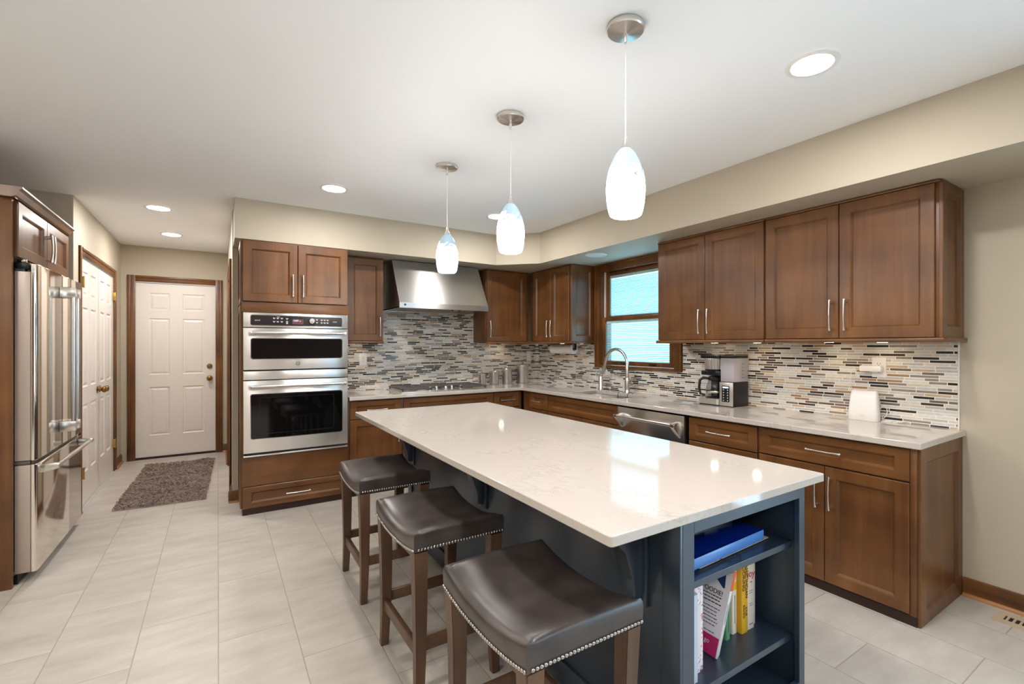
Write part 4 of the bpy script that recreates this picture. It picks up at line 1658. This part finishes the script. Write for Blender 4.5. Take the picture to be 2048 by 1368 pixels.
def fridge_door(name, y0, y1, z0, z1):
    o = MB().prism([(-4.372, y0), (fx - .016, y0), (fx - .006, y0 + .004), (fx, y0 + .014), (fx + .003, (y0 + y1) / 2), (fx, y1 - .014), (fx - .006, y1 - .004), (fx - .016, y1), (-4.372, y1)], 'z', z0, z1)
    o = o.build(name, 'fridge', fr, smooth=50, bevel=.003)
    B(-4.438, -4.3725, y0 + .001, y1 - .001, z0 + .002, z1 - (.048 if z1 > 1 else .002), .003).build('door_side', 'fridge_side', o)
    return o


ym = -.672
dl = fridge_door('left_door', fy0, ym - .002, .712, 1.862)
drr = fridge_door('right_door', ym + .002, fy1, .712, 1.862)
fz = fridge_door('freezer_drawer', fy0, fy1, .062, .690)
B(-4.44, -4.37, fy0 + .01, fy1 - .01, .690, .712).build('door_gasket', 'black', fr)
for d_, yy in ((dl, ym - .055), (drr, ym + .055)):
    h = MB().cyl((fx + .066, yy, .815), (fx + .066, yy, 1.765), .0135, .0135, 20).build('handle', 'nickel', d_)
    for zz in (.838, 1.742):
        MB().prism([(fx, zz - .034), (fx, zz + .034), (fx + .06, zz + .034), (fx + .081, zz + .030), (fx + .081, zz - .030), (fx + .06, zz - .034)], 'y', yy - .017, yy + .017, .003).build('handle_bracket', 'nickel', h)
h = MB().cyl((fx + .068, -1.17, .655), (fx + .068, -.185, .655), .0135, .0135, 20).build('handle', 'nickel', fz)
for yy in (-1.14, -.215):
    MB().prism([(fx, .625), (fx, .672), (fx + .06, .674), (fx + .083, .668), (fx + .083, .643), (fx + .06, .636)], 'y', yy - .02, yy + .02, .003).build('handle_bracket', 'nickel', h)
mb = B(-4.60, -4.40, fy0 + .03, fy0 + .10, 1.80, 1.835, .006)
mb.box(-4.47, -4.385, fy0 + .035, fy0 + .085, 1.83, 1.872, .008)
mb.build('hinge_cover', 'black', fr)
B(-4.44, -4.40, fy0 + .045, fy0 + .075, 1.872, 1.89, .004).build('hinge_bolt', 'chrome', fr)
B(-4.44, -4.375, fy0 + .002, fy0 + .05, .692, .710, .003).build('middle_hinge', 'iron', fr)

# ------------------------------------------------------------------ sink, faucet and things on the worktop
sk = thing('sink', 'undermounted stainless steel sink sunk in the worktop below the window', 'sink', (-.335, -1.715, .69))
b = bmesh.new()
rings = []
for x0, x1, y0, y1, z in ((-.515, -.155, -2.08, -1.35, .8788), (-.508, -.162, -2.073, -1.357, .8788), (-.500, -.170, -2.06, -1.37, .71), (-.48, -.19, -2.04, -1.39, .70), (-.35, -.32, -1.73, -1.70, .695)):
    rings.append([b.verts.new(p) for p in ((x0, y0, z), (x1, y0, z), (x1, y1, z), (x0, y1, z))])
for a_, c_ in zip(rings, rings[1:]):
    for i in range(4):
        b.faces.new((a_[i], a_[(i + 1) % 4], c_[(i + 1) % 4], c_[i]))
b.faces.new(rings[-1])
bmesh.ops.recalc_face_normals(b, faces=b.faces[:])
o = MB()._merge(b).build('basin', 'steel', sk, smooth=30)
o.modifiers.new('thick', 'SOLIDIFY').thickness = -.0015
MB().lathe([(.04, .6975), (.04, .700), (.03, .699)], (-.335, -1.715, 0), 'z', 24).build('drain', 'chrome', sk)
# wire caddy over the rim
wc = thing('sink_caddy', 'small black wire caddy hooked over the sink edge under the faucet', 'caddy', (-.2, -1.80, .8))
mb = MB()
for y in (-1.735, -1.865):
    mb.tube([(-.145, y, .9175), (-.165, y, .93), (-.19, y, .935), (-.215, y, .92), (-.225, y, .89), (-.226, y, .80), (-.27, y, .795), (-.272, y, .85)], .0028, 8)
for x, z in ((-.226, .80), (-.27, .795), (-.272, .85), (-.226, .85)):
    mb.tube([(x, -1.735, z), (x, -1.865, z)], .0022, 8)
mb.build('wire_frame', 'black', wc)

fa = thing('faucet', 'tall gooseneck brushed nickel kitchen faucet behind the sink', 'faucet', (-.095, -1.735, .9145))
fX = -.095
mb = MB().lathe([(.030, .9145), (.030, .92), (.026, .926), (.025, .96), (.026, 1.03), (.021, 1.05), (.0165, 1.07)], (fX, -1.735, 0), 'z', 24)
mb.build('base', 'nickel', fa)
pts = [(fX, -1.735, 1.06), (fX, -1.735, 1.18)]
for i in range(15):
    a = math.pi * i / 14 * .93
    pts.append((fX, -1.735 + .158 * (1 - math.cos(a)), 1.185 + .158 * math.sin(a)))
pts.append((fX, -1.405, 1.165))
mb = MB().tube(pts, [.0185] * 2 + [.0165] * (len(pts) - 2), 16)
mb.build('spout', 'nickel', fa)
mb = MB().tube([(fX, -1.414, 1.185), (fX, -1.395, 1.14), (fX, -1.378, 1.085)], [.017, .0205, .0225], 16)
mb.build('spray_head', 'nickel', fa)
mb = MB().cyl((fX, -1.745, 1.0), (fX, -1.80, 1.005), .017, .016, 16)
mb.tube([(fX - .003, -1.79, 1.006), (fX - .02, -1.815, 1.03), (fX - .05, -1.83, 1.055)], [.008, .0065, .006], 12)
mb.build('lever', 'chrome', fa)
sd = thing('soap_dispenser', 'brushed nickel soap dispenser standing left of the faucet by the sink', 'soap dispenser', (-.095, -1.345, .9145))
MB().lathe([(.026, .9145), (.026, .918), (.0235, .922), (.0235, 1.052), (.021, 1.057), (.010, 1.059), (.009, 1.078)], (-.095, -1.345, 0), 'z', 24).build('bottle', 'nickel', sd)
MB().tube([(-.095, -1.345, 1.078), (-.10, -1.345, 1.087), (-.14, -1.345, 1.086), (-.15, -1.345, 1.078)], .006, 10).build('pump', 'nickel', sd)

# four steel canisters
for (x, r, h, lab) in ((-.868, .045, .135, 'smallest of the four steel canisters, next to the cooktop'),
                       (-.705, .058, .165, 'second smallest steel canister, left of centre in the row'),
                       (-.525, .061, .190, 'second tallest steel canister in the row in the corner'),
                       (-.303, .074, .235, 'tallest steel canister, nearest the room corner')):
    c = thing('canister', lab, 'canister', (x, -.125, .9145), 'steel canisters in the corner')
    MB().lathe([(r - .004, .9145), (r, .918), (r, .9145 + h * .86), (r - .002, .9145 + h * .87)], (x, -.125, 0), 'z', 36).build('canister_body', 'steel_y', c)
    ld = MB().lathe([(r, .9145 + h * .87), (r + .001, .9145 + h * .875), (r + .001, .9145 + h * .96), (r - .004, .9145 + h * .985), (.012, .9145 + h)], (x, -.125, 0), 'z', 36).build('lid', 'nickel', c)
    MB().lathe([(.008, .9145 + h), (.006, .9145 + h + .006), (.011, .9145 + h + .014), (.006, .9145 + h + .02)], (x, -.125, 0), 'z', 18).build('lid_knob', 'chrome', ld)

# paper towel under the corner cabinet
pt = thing('paper_towel_holder', 'paper towel holder mounted under the corner upper cabinet', 'holder', (-.17, -.8, 1.40))
mb = MB().cyl((-.17, -.555, 1.342), (-.17, -1.012, 1.342), .007, .007, 14)
for y in (-.56, -1.008):
    mb.box(-.185, -.155, y - .004, y + .004, 1.333, 1.4, .003)
mb.box(-.19, -.15, -1.012, -.556, 1.397, 1.4005)
mb.build('bracket', 'black', pt)
tr = props(MB().lathe([(.02, -.586), (.055, -.586), (.056, -.60), (.056, -.972), (.055, -.986), (.02, -.986), (.02, -.586)], (-.17, 0, 1.342), 'y', 36, cap=False).build('paper_towel_roll', 'paper'),
           'white paper towel roll hanging under the corner upper cabinet', 'paper towel')

# coffee maker
cm = thing('coffee_maker', 'black and steel drip coffee maker with glass carafe on the worktop', 'coffee maker', (-.125, -2.82, .9145))
a0, a1, a2 = -2.675, -2.868, -2.985      # carafe side from a0 to a1, tank side from a1 to a2
z0 = .9145
bs = MB().rrect(-.235, -.03, a1, a0, z0, z0 + .052, .03, axis='z')
bs.build('base', 'bright_metal', cm)
MB().rrect(-.236, -.029, a1 - .001, a0 + .001, z0 + .0, z0 + .008, .03, axis='z').build('foot', 'black', cm)
MB().lathe([(.078, z0 + .052), (.078, z0 + .056)], (-.135, (a0 + a1) / 2, 0), 'z', 32).build('warming_plate', 'black', cm)
B(-.07, -.03, a1, a0, z0 + .05, z0 + .39, .006).build('back_column', 'black', cm)
mb = MB().lathe([(.085, z0 + .255), (.088, z0 + .27), (.09, z0 + .28)], (-.125, (a0 + a1) / 2, 0), 'z', 32)
mb.box(-.20, -.03, a1 + .002, a0 - .002, z0 + .232, z0 + .268, .008)
mb.build('drip_collar', 'black', cm)
b = bmesh.new()
rings = []
for r_, zz in ((.080, z0 + .268), (.092, z0 + .36), (.092, z0 + .367)):
    rings.append([b.verts.new((-.132 + (r_ - .0022 * (k % 3 == 0)) * math.cos(k * math.pi / 48), (a0 + a1) / 2 + (r_ - .0022 * (k % 3 == 0)) * math.sin(k * math.pi / 48), zz)) for k in range(96)])
for a_, c_ in zip(rings, rings[1:]):
    for k in range(96):
        b.faces.new((a_[k], a_[(k + 1) % 96], c_[(k + 1) % 96], c_[k]))
b.faces.new(rings[0][::-1])
b.faces.new(rings[-1])
bmesh.ops.recalc_face_normals(b, faces=b.faces[:])
MB()._merge(b).build('filter_basket', 'bright_metal', cm, smooth=0)
MB().rrect(-.224, -.03, a1, a0 + .004, z0 + .367, z0 + .395, .04, axis='z', bev=.004).build('lid', 'black', cm)
tk = B(-.215, -.03, a2, a1 - .001, z0 + .188, z0 + .372, .006).build('water_tank', 'tank', cm)
B(-.20, -.05, a2 + .012, a1 - .012, z0 + .192, z0 + .34, .004).build('tank_window', 'tank', tk)
for q_ in range(5):
    printed('ink', tk, [(-.115, -.085 - .01 * (q_ % 2), z0 + .22 + .026 * q_, z0 + .223 + .026 * q_)], 'y', a2, name='level_mark')
MB().rrect(-.22, -.028, a2 - .002, a1, z0 + .372, z0 + .39, .012, axis='z', bev=.003).build('tank_lid', 'black', cm)
B(-.222, -.03, a2, a1 - .001, z0 + .0, z0 + .187, .004).build('control_tower', 'black', cm)
fp = B(-.2275, -.222, a2 + .001, a1 - .001, z0 + .006, z0 + .186, .002).build('front_plate', 'bright_metal', cm)
MB().rrect(a2 + .03, a1 - .022, z0 + .036, z0 + .160, -.2288, -.227, .006, axis='x').build('button_panel', 'black', fp)
bp_ = fp.children[-1]
B(-.2295, -.2287, a2 + .038, a1 - .030, z0 + .142, z0 + .153).build('clock_display', 'digits', bp_)
for r_ in range(5):
    for c_ in range(2):
        yy = a2 + .045 + c_ * .035
        MB().lathe([(.005, 0), (.004, -.0012)], (-.2287, yy, z0 + .128 - r_ * .02), 'x', 12).build('button', 'print_white', bp_)
# carafe: a separate pot standing on the plate
cf = thing('carafe', 'glass coffee carafe with black handle standing inside the coffee maker', 'carafe', (-.135, -2.772, z0 + .0565))
cx, cy = -.135, (a0 + a1) / 2
MB().lathe([(.062, z0 + .0568), (.074, z0 + .07), (.078, z0 + .10), (.074, z0 + .14), (.06, z0 + .18), (.055, z0 + .19)], (cx, cy, 0), 'z', 36, cap=False).build('glass_bowl', 'carafe', cf)
MB().lathe([(.056, z0 + .188), (.060, z0 + .192), (.060, z0 + .208), (.05, z0 + .222), (.02, z0 + .226)], (cx, cy, 0), 'z', 32).build('carafe_lid', 'black', cf)
MB().lathe([(.0785, z0 + .094), (.0795, z0 + .098), (.0795, z0 + .104), (.0785, z0 + .108)], (cx, cy, 0), 'z', 36, cap=False).build('band', 'nickel', cf)
hx, hy = -.62, .78
P = lambda d, z: (cx + hx * d, cy + hy * d, z)
MB().tube([P(.055, z0 + .205), P(.095, z0 + .21), P(.122, z0 + .19), P(.128, z0 + .13), P(.118, z0 + .08), P(.08, z0 + .072)], [.009, .011, .011, .010, .010, .008], 12).build('handle', 'black', cf)

# wireless router with its cord, the plug adapter and the outlets
rt = thing('wifi_router', 'white upright router with rounded corners standing on the worktop', 'router', (-.075, -3.80, .9145))
b = bmesh.new()
rings = []
for z, hw, hd_, dx in ((0, .080, .030, 0), (.006, .083, .034, 0), (.05, .083, .033, 0), (.15, .075, .026, .004), (.180, .071, .020, .006), (.187, .066, .013, .007)):
    ring = []
    for k in range(32):
        a = 2 * math.pi * k / 32
        ca, sa = math.cos(a), math.sin(a)
        ring.append(b.verts.new((-.075 + dx + hd_ * math.copysign(abs(ca) ** .45, ca), -3.80 + hw * math.copysign(abs(sa) ** .28, sa), .9145 + z)))
    rings.append(ring)
for a_, c_ in zip(rings, rings[1:]):
    for i in range(32):
        b.faces.new((a_[i], a_[(i + 1) % 32], c_[(i + 1) % 32], c_[i]))
b.faces.new(rings[0][::-1])
b.faces.new(rings[-1])
bmesh.ops.recalc_face_normals(b, faces=b.faces[:])
MB()._merge(b).build('router_case', 'white_plastic', rt, smooth=50)
lettering('ORBI', .016, 'print_white', rt, (-.1092, -3.80, .945), (0, -1, 0), (0, 0, 1))
ad = thing('power_adapter', 'white power adapter plugged into the right outlet, cord to the router', 'adapter', (-.03, -3.83, 1.235))
B(-.062, -.0155, -3.885, -3.765, 1.220, 1.258, .007).build('adapter_body', 'white_plastic', ad)
pts = [(-.045, -3.768, 1.238), (-.05, -3.745, 1.24), (-.055, -3.722, 1.222), (-.05, -3.712, 1.18), (-.04, -3.712, 1.12), (-.03, -3.722, 1.06), (-.026, -3.74, .98), (-.028, -3.79, .935), (-.03, -3.86, .925), (-.032, -3.9, .945), (-.03, -3.908, .985), (-.026, -3.89, 1.01), (-.032, -3.872, .99)]
SM = []
for i in range(len(pts) - 1):
    p0, p1, p2, p3 = (Vector(pts[max(i - 1, 0)]), Vector(pts[i]), Vector(pts[i + 1]), Vector(pts[min(i + 2, len(pts) - 1)]))
    for k in range(6):
        t_ = k / 6
        SM.append(.5 * ((2 * p1) + (-p0 + p2) * t_ + (2 * p0 - 5 * p1 + 4 * p2 - p3) * t_ ** 2 + (-p0 + 3 * p1 - 3 * p2 + p3) * t_ ** 3))
SM.append(Vector(pts[-1]))
MB().tube(SM, .0022, 8).build('cord', 'cord_white', ad)
cc = MB()
for q in range(3):
    cc.tube([(-.05 + .018 * q + .01 * math.cos(a), -3.925 - .008 * q + (.045 + .008 * q) * math.sin(a), .917 + .004 * q) for a in [i * .42 for i in range(15)]], .002, 8)
props(cc.build('cord_coil', 'cord_white'), 'loose coil of thin white cord lying right of the router', 'cord')


def outlet(name, label, loc, rotz, kind='outlet', w=.078, h=.125):
    o = thing(name, label, kind, loc, None, rotz, local=True)
    pl = B(-w / 2, w / 2, -.006, 0, -h / 2, h / 2, .0025).build('cover_plate', 'white_plastic', o)
    if kind == 'outlet':
        for s in (-1, 1):
            MB().rrect(-.017, .017, s * .021 - .0145, s * .021 + .0145, -.0078, -.005, .008).build('receptacle', 'white_plastic', pl)
            r_ = pl.children[-1]
            mb = MB()
            mb.box(-.0085, -.0062, -.0083, -.0075, s * .021 - .002, s * .021 + .007)
            mb.box(.0062, .0085, -.0083, -.0075, s * .021 - .002, s * .021 + .007)
            mb.lathe([(.0026, -.0083), (.0026, -.0075)], (0, 0, s * .021 - .0085), 'y', 10)
            mb.build('slots', 'dark_hole', r_)
    else:
        MB().rrect(-.017, .017, -.034, .034, -.0085, -.005, .004).build('rocker', 'white_plastic', pl)
    MB().lathe([(.003, -.0068), (.003, -.006)], (0, 0, 0), 'y', 10).build('screw', 'nickel', pl)
    return o


outlet('wall_outlet', 'white double outlet on the tile behind the router, upper socket free', (-.0095, -3.858, 1.247), NX)
outlet('wall_outlet', 'white outlet on the back tile beside the ovens, left of the cooktop', (-2.198, -.0095, 1.237), 0)
outlet('light_switch', 'white rocker switch on the back tile near the room corner', (-.135, -.0095, 1.244), 0, 'switch')
outlet('light_switch', 'white switch on the hall wall right of the entry door', (-3.3555, 1.95, 1.60), NX, 'switch')

# ------------------------------------------------------------------ rug, floor register
rg = thing('rug', 'taupe shag rug on the tiles in front of the white entry door', 'rug', (-3.85, .94, 0))
corners = [Vector((-4.195, .085, 0)), Vector((-3.555, .045, 0)), Vector((-3.495, 1.79, 0)), Vector((-4.14, 1.82, 0))]


def rug_at(u_, v_):
    return (corners[0] * (1 - u_) + corners[1] * u_) * (1 - v_) + (corners[3] * (1 - u_) + corners[2] * u_) * v_


b = bmesh.new()
lo_ = [b.verts.new(rug_at(u_, v_) + Vector((0, 0, .001))) for u_, v_ in ((0, 0), (1, 0), (1, 1), (0, 1))]
hi_ = [b.verts.new(rug_at(u_, v_) + Vector((0, 0, .009))) for u_, v_ in ((0, 0), (1, 0), (1, 1), (0, 1))]
b.faces.new(lo_[::-1])
b.faces.new(hi_)
for i in range(4):
    b.faces.new((lo_[i], lo_[(i + 1) % 4], hi_[(i + 1) % 4], hi_[i]))
MB()._merge(b).build('backing', 'rug', rg, smooth=0)
b = bmesh.new()
for k in range(11000):
    u_, v_ = random.random(), random.random()
    p = rug_at(u_, v_)
    a = random.random() * 6.283
    big = math.sin(p.x * 17 + 2 * math.sin(p.y * 9)) * math.sin(p.y * 13 + p.x * 6)
    hgt = .016 + .016 * random.random() + .008 * big
    dx, dy = math.cos(a) * .007, math.sin(a) * .007
    l = Vector((random.uniform(-1, 1), random.uniform(-1, 1), 0)) * .016
    q0, q1 = p + Vector((dx, dy, .007)), p + Vector((-dx, -dy, .007))
    m0, m1 = q0 + l * .5 + Vector((0, 0, hgt * .75)), q1 + l * .5 + Vector((0, 0, hgt * .75))
    tip = p + l * 1.4 + Vector((0, 0, hgt))
    vs = [b.verts.new(c) for c in (q0, q1, m1, m0, tip)]
    b.faces.new(vs[:4])
    b.faces.new((vs[3], vs[2], vs[4]))
props(MB()._merge(b).build('pile', 'rug', rg, smooth=60), kind='stuff')

vt = thing('floor_register', 'tan metal floor register beside the right baseboard', 'vent', (-.135, -4.58, 0))
mb = MB()
vx0, vx1, vy0, vy1 = -.198, -.068, -4.76, -4.42
mb.rframe(vx0, vx1, vy0, vy1, .036, .0, .006, .004, axis='z')
n = 11
for i in range(n):
    y = vy0 + .036 + (vy1 - vy0 - .072) * (i + .5) / n
    mb.box(vx0 + .036, vx1 - .036, y - .0045, y + .0045, .001, .0058)
mb.build('grille', 'vent', vt)
B(vx0 + .034, vx1 - .034, vy0 + .034, vy1 - .034, .0004, .001).build('duct_shadow_box', 'dark_hole', vt)

# ------------------------------------------------------------------ lamps
def make_pendant():
    p = thing('pendant_lamp', 'pendant', 'pendant lamp', (0, 0, 0), 'pendants over the island', local=True)   # origin at the shade's lower rim, z=0
    H = ZC - 1.868
    MB().lathe([(.068, H), (.070, H - .004), (.070, H - .018), (.066, H - .022), (.062, H - .0225), (.02, H - .030), (.008, H - .032)], seg=40).build('canopy', 'nickel', p)
    mb = MB().lathe([(.007, H - .03), (.007, H - .062), (.0045, H - .066)], seg=16)
    mb.build('canopy_stem', 'nickel', p)
    MB().tube([(0, 0, H - .06), (.001, .0005, .5), (-.001, 0, .4), (0, 0, .29)], .0022, 8).build('cord', 'cord_white', p)
    MB().lathe([(.004, .30), (.007, .285), (.012, .268), (.021, .252), (.022, .250)], seg=24).build('socket_cup', 'nickel', p)
    prof = [(.052, 0), (.058, .004), (.0635, .02), (.069, .05), (.0715, .08), (.0722, .105), (.070, .135), (.063, .170), (.052, .202), (.038, .230), (.024, .248), (.018, .252)]
    MB().lathe(prof, seg=40, cap=False).build('shade', 'art', p, smooth=80)
    MB().lathe([(.05, .004), (.03, .006), (.001, .0065)], seg=32, cap=False).build('bulb_glow', 'art', p, smooth=80)
    return p


p0 = make_pendant()
for i, ((y, a), lab) in enumerate(zip(((-3.861, 0), (-3.02, 70), (-2.195, 35)),
                                      ('glass pendant lamp with blue swirled top, nearest the camera',
                                       'glass pendant lamp with blue swirled top, middle one over the island',
                                       'glass pendant lamp hanging in front of the range hood'))):
    p = p0 if i == 0 else copy_tree(p0)
    p.location = (-2.192, y, 1.868)
    p.rotation_euler = (0, 0, R(a))
    p['label'] = lab


def make_can(lens):
    c = thing('recessed_light', 'recessed light', 'ceiling light', (0, 0, 0), 'recessed ceiling lights', local=True)
    MB().lathe([(.079, -.0005), (.081, -.004), (.098, -.004), (.104, -.0015), (.104, 0)], seg=40, cap=False).build('trim_ring', 'white_plastic', c)
    MB().lathe([(.079, -.0015), (.07, -.003), (.001, -.0035)], seg=40, cap=False).build('lens', lens, c)
    return c


c0 = make_can('can_lens')
CANS = [(-1.358, -4.12, 'lit recessed ceiling light nearest the camera, right of the pendants'),
        (-2.724, -1.283, 'lit recessed ceiling light in front of the oven cabinet'),
        (-3.893, .112, 'lit recessed ceiling light over the near part of the hall'),
        (-3.879, 1.302, 'lit recessed ceiling light closest to the entry door'),
        (-1.30, -1.274, 'recessed ceiling light hidden behind the middle pendant'),
        (-2.724, -4.12, None), (-4.3, -4.4, None), (-4.8, -2.5, None), (-4.8, -6.2, None), (-1.36, -6.6, None), (-2.72, -6.6, None), (-4.1, -6.6, None)]  # unseen cans: the first read from stool shadows, the rest added to brighten
for i, (x, y, lab) in enumerate(CANS):
    c = c0 if i == 0 else copy_tree(c0)
    c.location = (x, y, ZC - .0005)
    c['label'] = lab or 'lit recessed ceiling light added above or behind the camera, out of view'
c = make_can('dead_lens')
c.location = (-.427, -1.652, ZS - .0005)
c['label'] = 'unlit white recessed light in the soffit above the window'
